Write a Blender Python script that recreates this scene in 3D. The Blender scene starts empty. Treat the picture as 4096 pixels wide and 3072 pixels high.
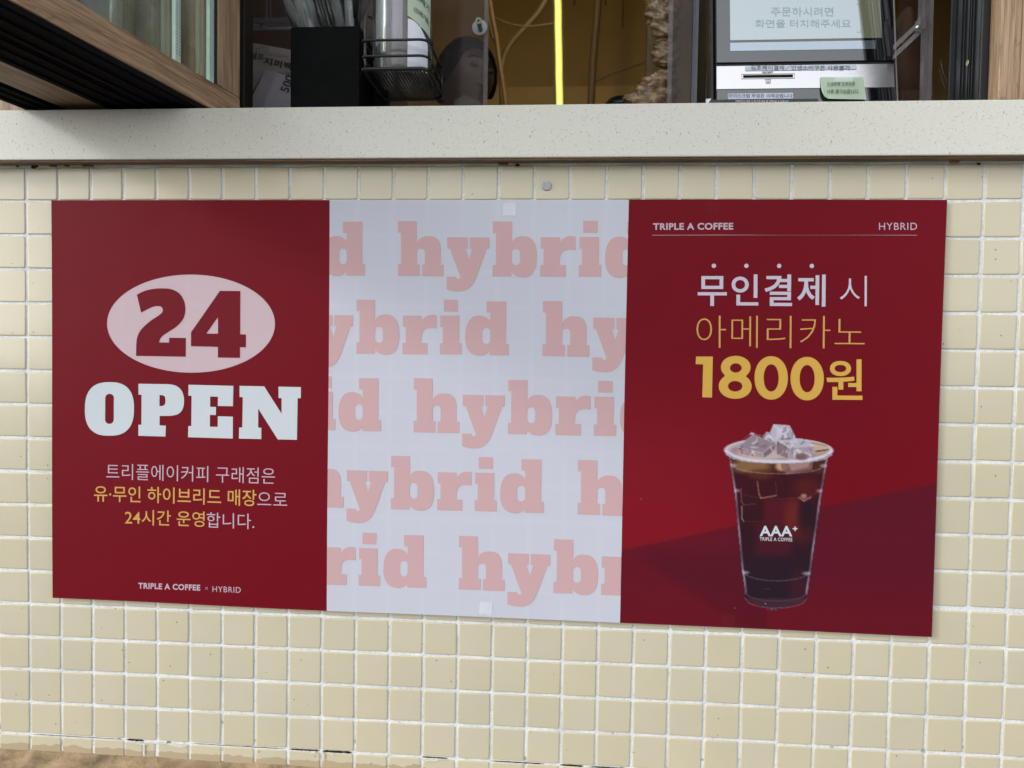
import bpy, bmesh, math, random
import numpy as np
from mathutils import Vector, Matrix
from mathutils.geometry import tessellate_polygon
random.seed(7)
C = bpy.context.scene.collection
SC = bpy.context.scene

# ------------------------------------------------------------------ camera
F, CX, CY, CZ, PI_, YA, RO = 2958., .8039, -1.0397, -.2191, -.0357, .0774, -.0158
def rotm():
    cy, sy = math.cos(YA), math.sin(YA); cp, sp = math.cos(PI_), math.sin(PI_); cr, sr = math.cos(RO), math.sin(RO)
    return (Matrix(((cy, -sy, 0), (sy, cy, 0), (0, 0, 1))) @ Matrix(((1, 0, 0), (0, cp, -sp), (0, sp, cp)))
            @ Matrix(((cr, 0, sr), (0, 1, 0), (-sr, 0, cr))))
RM = rotm()
cam = bpy.data.cameras.new("camera"); co = bpy.data.objects.new("camera", cam); C.objects.link(co)
cam.sensor_width = 36; cam.lens = 36 * F / 4096; cam.clip_start = .02; cam.clip_end = 400
rt = RM @ Vector((1, 0, 0)); up = RM @ Vector((0, 0, 1)); fw = RM @ Vector((0, 1, 0))
co.matrix_world = Matrix(((rt.x, up.x, -fw.x, CX), (rt.y, up.y, -fw.y, CY), (rt.z, up.z, -fw.z, CZ), (0, 0, 0, 1)))
SC.camera = co
cam.dof.use_dof = True; cam.dof.focus_distance = 1.05; cam.dof.aperture_fstop = 5.6

# ------------------------------------------------------------------ light
SUND = Vector((2.0, 1.0, -1.0)).normalized()          # direction the light travels
w = bpy.data.worlds.new("World"); SC.world = w; w.use_nodes = True
nt = w.node_tree; bg = nt.nodes['Background']
sky = nt.nodes.new('ShaderNodeTexSky'); sky.sky_type = 'NISHITA'; sky.sun_disc = False
sky.sun_elevation = math.asin(-SUND.z); sky.sun_rotation = math.atan2(-SUND.x, -SUND.y)
sky.air_density = 1.0; sky.dust_density = .6; sky.ozone_density = 1.0
hs = nt.nodes.new('ShaderNodeHueSaturation'); hs.inputs['Saturation'].default_value = .10
nt.links.new(sky.outputs[0], hs.inputs['Color']); nt.links.new(hs.outputs[0], bg.inputs[0])
bg.inputs[1].default_value = .15
sl = bpy.data.lights.new("sun", 'SUN'); so = bpy.data.objects.new("sun", sl); C.objects.link(so)
sl.energy = .5; sl.angle = math.radians(8); sl.color = (1, .955, .88)
so.rotation_euler = SUND.to_track_quat('-Z', 'Y').to_euler(); so.location = (0, -3, 5)
SC.view_settings.view_transform = 'Standard'; SC.view_settings.look = 'None'
SC.view_settings.exposure = 1.33; SC.view_settings.gamma = 1; SC.view_settings.use_curve_mapping = False
SC.cycles.max_bounces = 10; SC.cycles.transparent_max_bounces = 24; SC.cycles.glossy_bounces = 4

# ------------------------------------------------------------------ helpers
def U(px, py, Y=0.):
    d = RM @ Vector(((px - 2048) / F, 1, -(py - 1536) / F)); t = (Y - CY) / d.y
    return Vector((CX, CY, CZ)) + d * t
def Uz(px, py, z):
    d = RM @ Vector(((px - 2048) / F, 1, -(py - 1536) / F)); t = (z - CZ) / d.z
    return Vector((CX, CY, CZ)) + d * t
def s2l(c): c /= 255.; return c / 12.92 if c <= .04045 else ((c + .055) / 1.055) ** 2.4
def col(r, g, b, k=1.): return (s2l(r) * k, s2l(g) * k, s2l(b) * k, 1)

def mat(name, base, rough=.5, metal=0., spec=.5, **kw):
    m = bpy.data.materials.new(name); m.use_nodes = True; p = m.node_tree.nodes['Principled BSDF']
    p.inputs['Base Color'].default_value = base; p.inputs['Roughness'].default_value = rough
    p.inputs['Metallic'].default_value = metal; p.inputs['Specular IOR Level'].default_value = spec
    for k, v in kw.items(): p.inputs[k.replace('_', ' ')].default_value = v
    return m
def nd(m, t, **kw):
    n = m.node_tree.nodes.new(t)
    for k, v in kw.items():
        if k in n.inputs: n.inputs[k].default_value = v
        else: setattr(n, k, v)
    return n
def ln(m, a, b): m.node_tree.links.new(a, b)
def P(m): return m.node_tree.nodes['Principled BSDF']
def coords(m, scale=(1, 1, 1), kind='Object'):
    tc = nd(m, 'ShaderNodeTexCoord'); mp = nd(m, 'ShaderNodeMapping'); mp.inputs['Scale'].default_value = scale
    ln(m, tc.outputs[kind], mp.inputs[0]); return mp.outputs[0]
def noise(m, vec, scale, detail=4, rough=.5, dist=0):
    n = nd(m, 'ShaderNodeTexNoise'); n.inputs['Scale'].default_value = scale; n.inputs['Detail'].default_value = detail
    n.inputs['Roughness'].default_value = rough; n.inputs['Distortion'].default_value = dist
    ln(m, vec, n.inputs['Vector']); return n.outputs['Fac']
def ramp(m, fac, stops):
    r = nd(m, 'ShaderNodeValToRGB'); e = r.color_ramp.elements
    while len(e) < len(stops): e.new(.5)
    for i, (p, c) in enumerate(stops): e[i].position = p; e[i].color = c if len(c) == 4 else (*c, 1)
    ln(m, fac, r.inputs[0]); return r.outputs[0]
def mix(m, fac, a, b, mode='MIX'):
    n = nd(m, 'ShaderNodeMix'); n.data_type = 'RGBA'; n.blend_type = mode
    for idx, v in ((0, fac), (6, a), (7, b)):
        if isinstance(v, (int, float)): n.inputs[idx].default_value = v
        elif isinstance(v, tuple): n.inputs[idx].default_value = v if len(v) == 4 else (*v, 1)
        else: ln(m, v, n.inputs[idx])
    return n.outputs[2]
def bump(m, h, strength=.3, dist=.001):
    b = nd(m, 'ShaderNodeBump'); b.inputs['Strength'].default_value = strength; b.inputs['Distance'].default_value = dist
    ln(m, h, b.inputs['Height']); ln(m, b.outputs[0], P(m).inputs['Normal']); return b

def obj(name, me, m=None, parent=None, **props):
    if isinstance(me, bmesh.types.BMesh):
        d = bpy.data.meshes.new(name); me.to_mesh(d); me.free(); me = d
    o = bpy.data.objects.new(name, me); C.objects.link(o)
    if m is not None and not me.materials: me.materials.append(m)
    if parent: o.parent = parent
    for k, v in props.items(): o[k] = v
    return o
def thing(name, label, cat, loc=(0, 0, 0), group=None):
    o = bpy.data.objects.new(name, None); C.objects.link(o); o.location = loc; o.empty_display_size = .02
    o['label'] = label; o['category'] = cat
    if group: o['group'] = group
    bpy.context.view_layer.update()
    return o
def child_fix(o):                 # parts built in world coordinates keep their place under a moved root
    o.matrix_parent_inverse = Matrix.Translation(o.parent.location).inverted() if o.parent.parent is None else Matrix.Identity(4)
def part(name, me, m, parent, **props):
    o = obj(name, me, m, parent, **props)
    if parent.type == 'EMPTY': o.matrix_parent_inverse = Matrix.Translation(parent.location).inverted()
    return o
def bx(bm, x0, x1, y0, y1, z0, z1, bev=0, seg=2):
    r = bmesh.ops.create_cube(bm, size=1)
    for v in r['verts']: v.co = Vector((x0 + (v.co.x + .5) * (x1 - x0), y0 + (v.co.y + .5) * (y1 - y0), z0 + (v.co.z + .5) * (z1 - z0)))
    if bev:
        es = list({e for v in r['verts'] for e in v.link_edges})
        bmesh.ops.bevel(bm, geom=es, offset=bev, segments=seg, profile=.5, affect='EDGES', clamp_overlap=True)
    return bm
def box(x0, x1, y0, y1, z0, z1, bev=0, seg=2): return bx(bmesh.new(), x0, x1, y0, y1, z0, z1, bev, seg)
def tube(bm, pts, r, n=8, cap=True):
    pts = [Vector(p) for p in pts]; rings = []
    rr = r if isinstance(r, (list, tuple)) else [r] * len(pts)
    pu = None
    for i, p in enumerate(pts):
        t = (pts[min(i + 1, len(pts) - 1)] - pts[max(i - 1, 0)]).normalized()
        if pu is None: pu = t.orthogonal().normalized()
        a = (pu - t * pu.dot(t)).normalized(); pu = a; b = t.cross(a)
        rings.append([bm.verts.new(p + (a * math.cos(2 * math.pi * k / n) + b * math.sin(2 * math.pi * k / n)) * rr[i]) for k in range(n)])
    for i in range(len(rings) - 1):
        for k in range(n): bm.faces.new((rings[i][k], rings[i][(k + 1) % n], rings[i + 1][(k + 1) % n], rings[i + 1][k])).smooth = True
    if cap: bm.faces.new(rings[0][::-1]); bm.faces.new(rings[-1])
    return bm
def smooth_path(pts, n=6):
    pts = [Vector(p) for p in pts]; out = []
    for i in range(len(pts) - 1):
        p0, p1, p2, p3 = pts[max(i - 1, 0)], pts[i], pts[i + 1], pts[min(i + 2, len(pts) - 1)]
        for k in range(n):
            t = k / n
            out.append(.5 * ((2 * p1) + (p2 - p0) * t + (2 * p0 - 5 * p1 + 4 * p2 - p3) * t * t + (3 * p1 - p0 - 3 * p2 + p3) * t ** 3))
    return out + [pts[-1]]
def poly(bm, loops, clip=None, M=None):
    """filled flat outline (first loop) with holes (others); points are Vectors"""
    vs = [v for l in loops for v in l]
    flat = [[Vector((v.x, v.z, 0)) for v in l] for l in loops]
    tr = tessellate_polygon(flat)
    bv = [bm.verts.new(v) for v in vs]
    for t in tr:
        try:
            f = bm.faces.new([bv[i] for i in t]); f.normal_update()
            if f.normal.y > 0: f.normal_flip()
        except ValueError: pass
    return bm
def clip_x(bm, x, keep_less):
    bmesh.ops.bisect_plane(bm, geom=bm.verts[:] + bm.edges[:] + bm.faces[:], plane_co=(x, 0, 0), plane_no=(1, 0, 0),
                           clear_outer=keep_less, clear_inner=not keep_less)
def quad_slab(pts, th, bev=0):
    """four corner points (front face, ccw from the front) given thickness away from the viewer (+Y)"""
    bm = bmesh.new(); a = [bm.verts.new(p) for p in pts]; b = [bm.verts.new(p + Vector((0, th, 0))) for p in pts]
    bm.faces.new(a); bm.faces.new(b[::-1])
    for i in range(len(pts)): bm.faces.new((a[i], b[i], b[(i + 1) % len(pts)], a[(i + 1) % len(pts)]))
    bmesh.ops.recalc_face_normals(bm, faces=bm.faces[:])
    if bev: bmesh.ops.bevel(bm, geom=bm.edges[:], offset=bev, segments=2, affect='EDGES', clamp_overlap=True)
    return bm
_tc = {}
def text_uv(body, off=0., space=1.):
    key = (body, off, space)
    if key not in _tc:
        c = bpy.data.curves.new("t", 'FONT'); c.body = body; c.offset = off; c.fill_mode = 'FRONT'; c.resolution_u = 4; c.space_character = space
        o = bpy.data.objects.new("t", c); C.objects.link(o); bpy.context.view_layer.update()
        dg = bpy.context.evaluated_depsgraph_get(); me = o.evaluated_get(dg).to_mesh()
        v = np.array([tuple(a.co) for a in me.vertices]); f = [tuple(p.vertices) for p in me.polygons]
        o.evaluated_get(dg).to_mesh_clear(); bpy.data.objects.remove(o); bpy.data.curves.remove(c)
        lo, hi = v.min(0), v.max(0); v = (v - lo) / np.maximum(hi - lo, 1e-9); _tc[key] = (v, f)
    return _tc[key]
def text_on(bm, body, bl, br, tl, off=0., space=1., lift=(0, 0, 0), slant=0.):
    v, f = text_uv(body, off, space); ex, ez = br - bl, tl - bl; L = Vector(lift)
    bv = [bm.verts.new(bl + ex * (a[0] + slant * a[1]) + ez * a[1] + L) for a in v]
    for q in f:
        try:
            fc = bm.faces.new([bv[i] for i in q])
        except ValueError: pass
    return bm

# ------------------------------------------------------------------ materials
def wood(name, dark, light, axis=0, sc=1.):
    m = mat(name, light, .5, spec=.35); s = [55 * sc] * 3; s[axis] = 2.2 * sc
    v = coords(m, tuple(s)); n1 = noise(m, v, 4, 8, .62, .35)
    s2 = [9 * sc] * 3; s2[axis] = .9 * sc; v2 = coords(m, tuple(s2)); n2 = noise(m, v2, 3, 4, .5, 1.2)
    s3 = [160 * sc] * 3; s3[axis] = 3.5 * sc; v3 = coords(m, tuple(s3)); n3 = noise(m, v3, 5, 3, .7, .1)
    a = ramp(m, n1, [(.36, tuple(np.array(dark) * .62)), (.46, dark), (.56, light), (.66, tuple(np.array(light) * 1.12))])
    b = mix(m, .55, a, ramp(m, n2, [(.3, dark), (.55, light), (.8, light)]))
    cfine = mix(m, .5, b, ramp(m, n3, [(.35, (.35, .33, .3, 1)), (.6, (1.05, 1.03, 1, 1))]), 'MULTIPLY')
    crack = ramp(m, n2, [(.485, (1, 1, 1, 1)), (.497, (.55, .50, .46, 1)), (.509, (1, 1, 1, 1))])
    ln(m, mix(m, .8, cfine, crack, 'MULTIPLY'), P(m).inputs['Base Color'])
    bump(m, n1, .35, .0006); return m
m_wood = wood('oak_foil', col(116, 94, 74), col(176, 148, 120), 1)
m_woodz = wood('oak_foil_upright', col(112, 91, 72), col(168, 142, 116), 2)
m_woodx = wood('oak_batten', col(74, 50, 34), col(134, 100, 72), 0)

m_tile = mat('tile_glaze', col(206, 199, 177, .80), .22, spec=.5)
oi = nd(m_tile, 'ShaderNodeObjectInfo'); vv = coords(m_tile, (1, 1, 1))
geo = nd(m_tile, 'ShaderNodeNewGeometry')
tn = nd(m_tile, 'ShaderNodeTexNoise'); tn.inputs['Scale'].default_value = 9; tn.inputs['Detail'].default_value = 3; ln(m_tile, geo.outputs['Position'], tn.inputs['Vector'])
base = ramp(m_tile, oi.outputs['Random'], [(0, col(206, 199, 174, .82)), (.35, col(210, 201, 173, .82)), (.7, col(210, 202, 178, .83)), (1, col(207, 201, 176, .82))])
base = mix(m_tile, .35, base, ramp(m_tile, tn.outputs['Fac'], [(.3, col(202, 195, 171, .82)), (.7, col(214, 204, 179, .83))]))
sp = nd(m_tile, 'ShaderNodeTexVoronoi'); sp.inputs['Scale'].default_value = 95; sp.inputs['Randomness'].default_value = 1; ln(m_tile, geo.outputs['Position'], sp.inputs['Vector'])
spc = nd(m_tile, 'ShaderNodeSeparateColor'); ln(m_tile, sp.outputs['Color'], spc.inputs[0])
rare = ramp(m_tile, spc.outputs[0], [(.90, (0, 0, 0, 1)), (.93, (1, 1, 1, 1))])
dot = ramp(m_tile, sp.outputs['Distance'], [(.05, (1, 1, 1, 1)), (.13, (0, 0, 0, 1))])
spk = mix(m_tile, 1., rare, dot, 'MULTIPLY')
base = mix(m_tile, spk, base, col(96, 82, 62))
# grime creeping up from the ledge
sxyz = nd(m_tile, 'ShaderNodeSeparateXYZ'); ln(m_tile, geo.outputs['Position'], sxyz.inputs[0])
mr = nd(m_tile, 'ShaderNodeMapRange'); mr.inputs['From Min'].default_value = -.806; mr.inputs['From Max'].default_value = -.824; ln(m_tile, sxyz.outputs[2], mr.inputs[0])
gn = nd(m_tile, 'ShaderNodeTexNoise'); gn.inputs['Scale'].default_value = 38; gn.inputs['Detail'].default_value = 6; ln(m_tile, geo.outputs['Position'], gn.inputs['Vector'])
ad = nd(m_tile, 'ShaderNodeMath', operation='ADD'); ln(m_tile, mr.outputs[0], ad.inputs[0]); ln(m_tile, gn.outputs['Fac'], ad.inputs[1])
gr = ramp(m_tile, ad.outputs[0], [(.98, (0, 0, 0, 1)), (1., (.55, .55, .55, 1))])
base = mix(m_tile, gr, base, col(150, 128, 96))
mps = nd(m_tile, 'ShaderNodeMapping'); mps.inputs['Scale'].default_value = (22, 1, 4.5); mps.inputs['Rotation'].default_value = (0, .35, 0); ln(m_tile, geo.outputs['Position'], mps.inputs[0])
vs_ = nd(m_tile, 'ShaderNodeTexNoise'); vs_.inputs['Scale'].default_value = 2.4; vs_.inputs['Detail'].default_value = 7; vs_.inputs['Roughness'].default_value = .6; ln(m_tile, mps.outputs[0], vs_.inputs['Vector'])
base = mix(m_tile, ramp(m_tile, vs_.outputs['Fac'], [(.74, (0, 0, 0, 1)), (.82, (.4, .4, .4, 1))]), base, col(150, 138, 112))
ln(m_tile, base, P(m_tile).inputs['Base Color'])
bump(m_tile, tn.outputs['Fac'], .22, .004)

m_grout = mat('grout_white', col(226, 228, 226, .80), .85, spec=.2)
g1 = nd(m_grout, 'ShaderNodeNewGeometry'); n_ = nd(m_grout, 'ShaderNodeTexNoise'); n_.inputs['Scale'].default_value = 260; n_.inputs['Detail'].default_value = 6; ln(m_grout, g1.outputs['Position'], n_.inputs['Vector'])
n2_ = nd(m_grout, 'ShaderNodeTexNoise'); n2_.inputs['Scale'].default_value = 26; n2_.inputs['Detail'].default_value = 5; ln(m_grout, g1.outputs['Position'], n2_.inputs['Vector'])
gc = ramp(m_grout, n_.outputs['Fac'], [(.24, col(180, 180, 176, .8)), (.38, col(208, 211, 212, .85)), (.6, col(228, 231, 232, .9))])
gc = mix(m_grout, .5, gc, ramp(m_grout, n2_.outputs['Fac'], [(.3, col(196, 198, 197, .85)), (.6, col(232, 235, 236, .9))]))
sx = nd(m_grout, 'ShaderNodeSeparateXYZ'); ln(m_grout, g1.outputs['Position'], sx.inputs[0])
mr2 = nd(m_grout, 'ShaderNodeMapRange'); mr2.inputs['From Min'].default_value = -.55; mr2.inputs['From Max'].default_value = -.83; mr2.inputs['To Max'].default_value = .28; ln(m_grout, sx.outputs[2], mr2.inputs[0])
ad2 = nd(m_grout, 'ShaderNodeMath', operation='ADD'); ln(m_grout, mr2.outputs[0], ad2.inputs[0])
n3_ = nd(m_grout, 'ShaderNodeTexNoise'); n3_.inputs['Scale'].default_value = 75; n3_.inputs['Detail'].default_value = 8; ln(m_grout, g1.outputs['Position'], n3_.inputs['Vector']); ln(m_grout, n3_.outputs['Fac'], ad2.inputs[1])
dk = ramp(m_grout, ad2.outputs[0], [(.83, (0, 0, 0, 1)), (.93, (.6, .6, .6, 1))])
gc = mix(m_grout, dk, gc, col(84, 80, 72))
ln(m_grout, gc, P(m_grout).inputs['Base Color']); bump(m_grout, n_.outputs['Fac'], .8, .0012)

m_stone = mat('engineered_stone', col(200, 200, 190, .8), .28, spec=.45)
v = coords(m_stone)
sc_ = col(208, 207, 198, .90)
def specks(m, v, scale, thr, rad, stretch=(1, 1, 1)):
    mp = nd(m, 'ShaderNodeMapping'); mp.inputs['Scale'].default_value = stretch; mp.inputs['Rotation'].default_value = (.3, .7, .2); ln(m, v, mp.inputs[0])
    vo = nd(m, 'ShaderNodeTexVoronoi'); vo.inputs['Scale'].default_value = scale; ln(m, mp.outputs[0], vo.inputs['Vector'])
    s = nd(m, 'ShaderNodeSeparateColor'); ln(m, vo.outputs['Color'], s.inputs[0])
    a = ramp(m, s.outputs[0], [(thr, (0, 0, 0, 1)), (thr + .02, (1, 1, 1, 1))])
    b = ramp(m, vo.outputs['Distance'], [(rad * .6, (1, 1, 1, 1)), (rad, (0, 0, 0, 1))])
    return mix(m, 1., a, b, 'MULTIPLY')
nn = noise(m_stone, v, 900, 3, .6); b = mix(m_stone, .5, sc_, ramp(m_stone, nn, [(.3, col(199, 198, 189, .91)), (.7, col(215, 214, 205, .91))]))
b = mix(m_stone, specks(m_stone, v, 430, .60, .32, (1, .6, 1.5)), b, col(176, 175, 165, .9))
b = mix(m_stone, specks(m_stone, v, 240, .80, .30, (1.7, .8, 1)), b, col(160, 159, 150, .9))
b = mix(m_stone, specks(m_stone, v, 150, .93, .24, (1.5, 1, .8)), b, col(148, 147, 139, .85))
b = mix(m_stone, specks(m_stone, v, 210, .90, .24), b, col(228, 228, 222, .85))
ln(m_stone, b, P(m_stone).inputs['Base Color'])

def plain(name, c, rough=.5, nz=.12, scale=60, **kw):
    m = mat(name, c, rough, **kw); v = coords(m); n = noise(m, v, scale, 5, .6)
    lo = tuple(x * (1 - nz * 2) for x in c[:3]); hi = tuple(min(1, x * (1 + nz)) for x in c[:3])
    ln(m, ramp(m, n, [(.3, lo), (.7, hi)]), P(m).inputs['Base Color']); return m
m_black = plain('black_plastic', (.005, .0055, .0065, 1), .42, .2, 90)
m_blackbox = plain('black_board', (.0028, .0036, .0042, 1), .7, .25, 40, spec=.08)
m_gasket = plain('black_brush_seal', (.008, .008, .009, 1), .95, .4, 400, spec=.1)
m_wire = plain('black_wire', (.004, .004, .0045, 1), .35, .1)
m_metal = mat('brushed_steel', (.93, .93, .95, 1), .2, 1.)
v = coords(m_metal, (6, 60, 900)); n = noise(m_metal, v, 3, 4, .6); bump(m_metal, n, .12, .0004)
m_alu = plain('aluminium', col(150, 165, 160, .7), .4, .05, 50, metal=.4)
def clear(name, tint, haze, rough=.1, gl=.12, hz_col=(.6, .6, .62, 1), scratch=True):
    m = bpy.data.materials.new(name); m.use_nodes = True; t = m.node_tree; t.nodes.remove(P(m)); out = t.nodes['Material Output']
    tr = nd(m, 'ShaderNodeBsdfTransparent'); tr.inputs[0].default_value = tint
    df = nd(m, 'ShaderNodeBsdfDiffuse'); df.inputs[0].default_value = hz_col
    g = nd(m, 'ShaderNodeBsdfGlossy'); g.inputs['Roughness'].default_value = rough
    m1 = nd(m, 'ShaderNodeMixShader'); v = coords(m, (1, 1, 1)); nz = noise(m, v, 14, 6, .65, .6)
    if scratch:
        h = ramp(m, nz, [(.35, (haze * .6,) * 3), (.62, (haze,) * 3), (.72, (min(1, haze * 1.9),) * 3)]); ln(m, h, m1.inputs[0])
    else: m1.inputs[0].default_value = haze
    ln(m, tr.outputs[0], m1.inputs[1]); ln(m, df.outputs[0], m1.inputs[2])
    fr = nd(m, 'ShaderNodeFresnel'); fr.inputs[0].default_value = 1.45
    mu = nd(m, 'ShaderNodeMath', operation='MULTIPLY'); ln(m, fr.outputs[0], mu.inputs[0]); mu.inputs[1].default_value = gl * 8
    m2 = nd(m, 'ShaderNodeMixShader'); ln(m, mu.outputs[0], m2.inputs[0]); ln(m, m1.outputs[0], m2.inputs[1]); ln(m, g.outputs[0], m2.inputs[2])
    ln(m, m2.outputs[0], out.inputs['Surface']); return m
m_acryl = clear('clear_acrylic', (.93, .92, .92, 1), .028, .08, .02, (.42, .38, .38, 1))
m_acryl_edge = clear('acrylic_edge', (.72, .70, .72, 1), .20, .2, .05, (.42, .38, .40, 1))
m_glass = clear('window_glass', (.955, .975, .965, 1), .02, .03, .05, (.4, .45, .43, 1))
m_film = clear('clear_film', (.97, .97, .97, 1), .10, .2, .10, (.8, .8, .84, 1))
m_paper = plain('white_paper', col(226, 230, 243, .98), .7, .05, 20)

# ------------------------------------------------------------------ tiled wall
wall = thing('tiled_wall', 'cream square-tiled wall with white grout under the pale counter', 'tiled wall')
WX0, WX1 = -1.2, 2.8
bm = bmesh.new()
bx(bm, WX0, WX1, .0014, .12, -.90, .056)
part('grout', bm, m_grout, wall)
def tile_mesh(w, h, bev=.0026, rad=.0022, seed=0, top=.0):
    rnd = random.Random(seed); bm = bmesh.new(); rings = []
    prof = [(0, .0040), (.0002, .0011), (.0006, .00035), (bev * .45, .00008), (bev * .9, 0)]
    cs = [(1, 1), (-1, 1), (-1, -1), (1, -1)]; jit = [(rnd.uniform(-.00035, .00035), rnd.uniform(-.00035, .00035)) for _ in cs]
    for ins, y in prof:
        ring = []
        for ci, (sx, sz) in enumerate(cs):
            cx = sx * (w / 2 - rad) + jit[ci][0]; cz = sz * (h / 2 - rad) + jit[ci][1]; r = rad; a0 = [0, 90, 180, 270][ci]
            for k in range(3):
                a = math.radians(a0 + 45 * k)
                ring.append(bm.verts.new((cx + math.cos(a) * r - sx * ins, y, cz + math.sin(a) * r - sz * ins)))
        rings.append(ring)
    n = 12
    for i in range(len(rings) - 1):
        for k in range(n): bm.faces.new((rings[i][k], rings[i][(k + 1) % n], rings[i + 1][(k + 1) % n], rings[i + 1][k])).smooth = True
    bm.faces.new(rings[-1]).smooth = True
    bmesh.ops.recalc_face_normals(bm, faces=bm.faces[:])
    d = bpy.data.meshes.new('tile'); bm.to_mesh(d); bm.free(); d.materials.append(m_tile); return d
TM = [tile_mesh(.0469, .0467, seed=i) for i in range(6)]
TT = [tile_mesh(.0466, .0470, seed=20 + i) for i in range(3)]
TB = [tile_mesh(.0468, .0250, seed=30 + i) for i in range(3)]
def sheet_shift(k, r):
    dx = dz = 0
    if k >= 28: dz = -.0034 if r >= 11 else 0
    if 22 <= k < 28 and r >= 11: dz = -.0024
    if r >= 11: dx = .0008
    return dx, dz
stuffbm = bmesh.new()
for r in range(-1, 17):
    for k in range(-24, 56):
        hid = 1 <= k <= 25 and 0 <= r <= 10
        if hid: continue
        vis = -1 <= k <= 28 and not (r == 16 and k > 12)
        rnd = random.Random(k * 91 + r * 7)
        dx, dz = sheet_shift(k, r)
        if r == -1: me = rnd.choice(TT); zc = .0250 + .0002
        elif r == 16: me = rnd.choice(TB); zc = -.8140
        else: me = rnd.choice(TM); zc = -(r + .5) * .05 + dz
        x = (k + .5) * .05 + dx + rnd.uniform(-.0003, .0003); z = zc + rnd.uniform(-.0003, .0003)
        if r == 16 and k == 3 and vis:
            for nm, wd, cx in (('tile', .0270, .1615 + .0025), ('tile', .0165, .1893)):
                o = obj('tile', tile_mesh(wd, .024, seed=77), None, wall); o.location = (cx, .0004, -.8142); o.rotation_euler = (.01, 0, .01)
            continue
        M = Matrix.Translation((x, rnd.uniform(-.0002, .0003), z)) @ Matrix.Rotation(rnd.uniform(-.006, .006), 4, 'Y') @ Matrix.Rotation(rnd.uniform(-.007, .007), 4, 'X') @ Matrix.Rotation(rnd.uniform(-.007, .007), 4, 'Z')
        if vis:
            o = bpy.data.objects.new('tile', me); C.objects.link(o); o.parent = wall; o.matrix_local = M
        else:
            n0 = len(stuffbm.verts); stuffbm.from_mesh(me); stuffbm.verts.ensure_lookup_table()
            for vv_ in stuffbm.verts[n0:]: vv_.co = M @ vv_.co
part('outer_tiles', stuffbm, m_tile, wall, kind='stuff')
# broken joint over the bottom course
m_crack = plain('crack', (.01, .009, .008, 1), .95, .3)
m_flake = plain('plaster_flake', col(222, 220, 212, .85), .8, .06, 200)
rnd = random.Random(3)
bm = bmesh.new()
def ragged(bm, x0, x1, z, h, y=.0010, n=26):
    tops = []; bots = []
    for i in range(n + 1):
        x = x0 + (x1 - x0) * i / n; e = min(1, i / 3, (n - i) / 3)
        tops.append(bm.verts.new((x, y, z + h * e * rnd.uniform(.35, .6)))); bots.append(bm.verts.new((x, y, z - h * e * rnd.uniform(.2, .6))))
    for i in range(n):
        try: bm.faces.new((bots[i], bots[i + 1], tops[i + 1], tops[i]))
        except ValueError: pass
for a, b_, h in ((.152, .180, .0030), (.215, .222, .002), (.402, .450, .0026), (.452, .498, .0036), (.60, .64, .002), (.70, .78, .0016), (.80, .835, .0026), (.845, .90, .0022), (.0, .15, .0009), (.25, .40, .0010), (1.43, 1.46, .004)):
    ragged(bm, a, b_, -.8002 if a < 1.4 else -.705, h)
part('crack', bm, m_crack, wall)
for x, z, wd, h, a in ((.176, -.804, .018, .0022, .1), (.181, -.812, .0032, .018, .05), (.206, -.8015, .022, .0016, -.03), (.232, -.8045, .030, .0022, .08), (.455, -.806, .004, .011, -.2), (.468, -.8030, .006, .003, .3), (.615, -.8045, .024, .0018, -.08), (.44, -.8018, .008, .003, 0), (.63, -.8015, .02, .0012, .05)):
    bm = bmesh.new(); n = 10; ring = []
    for k in range(n):
        t = 2 * math.pi * k / n; q = rnd.uniform(.75, 1.15)
        p = Vector((math.cos(t) * wd / 2 * q, 0, math.sin(t) * h / 2 * q)); p.rotate(Matrix.Rotation(a, 3, 'Y')); ring.append(p + Vector((x, -.0012 + rnd.uniform(-.0004, .0004), z)))
    f = bm.faces.new([bm.verts.new(p) for p in ring]); ex = bmesh.ops.extrude_face_region(bm, geom=[f])
    for g in ex['geom']:
        if isinstance(g, bmesh.types.BMVert): g.co.y += .0016
    bmesh.ops.recalc_face_normals(bm, faces=bm.faces[:])
    part('grout_flake', bm, m_flake, wall)
m_dirt = plain('dark_dirt', (.03, .02, .012, 1), .95, .4, 300)
for px_, py_, rr_ in ((135, 668, .0034), (148, 664, .0022), (2070, 660, .0026), (3915, 655, .0020), (70, 664, .0022)):
    bm = bmesh.new(); bmesh.ops.create_icosphere(bm, subdivisions=2, radius=rr_); c0 = U(px_, py_, -.006)
    for v_ in bm.verts: v_.co = Vector((v_.co.x * rnd.uniform(.9, 1.6), v_.co.y * .6, v_.co.z * rnd.uniform(.5, 1))) + c0
    part('dirt_clump', bm, m_dirt, wall)
# caulk bead above the top course
bm = bmesh.new(); N = 200
rows = []
for i in range(N + 1):
    x = WX0 + (WX1 - WX0) * i / N; q = math.sin(i * 1.7) * .0006 + math.sin(i * .61) * .0007 + rnd.uniform(-.0004, .0004)
    rows.append([bm.verts.new((x, -.0085, .0520)), bm.verts.new((x, -.0062, .0495 + q * .6)), bm.verts.new((x, -.0012, .0483 + q)), bm.verts.new((x, .002, .0478 + q))])
for i in range(N):
    for k in range(3): bm.faces.new((rows[i][k], rows[i][k + 1], rows[i + 1][k + 1], rows[i + 1][k])).smooth = True
part('caulk_bead', bm, m_grout, wall)
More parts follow.
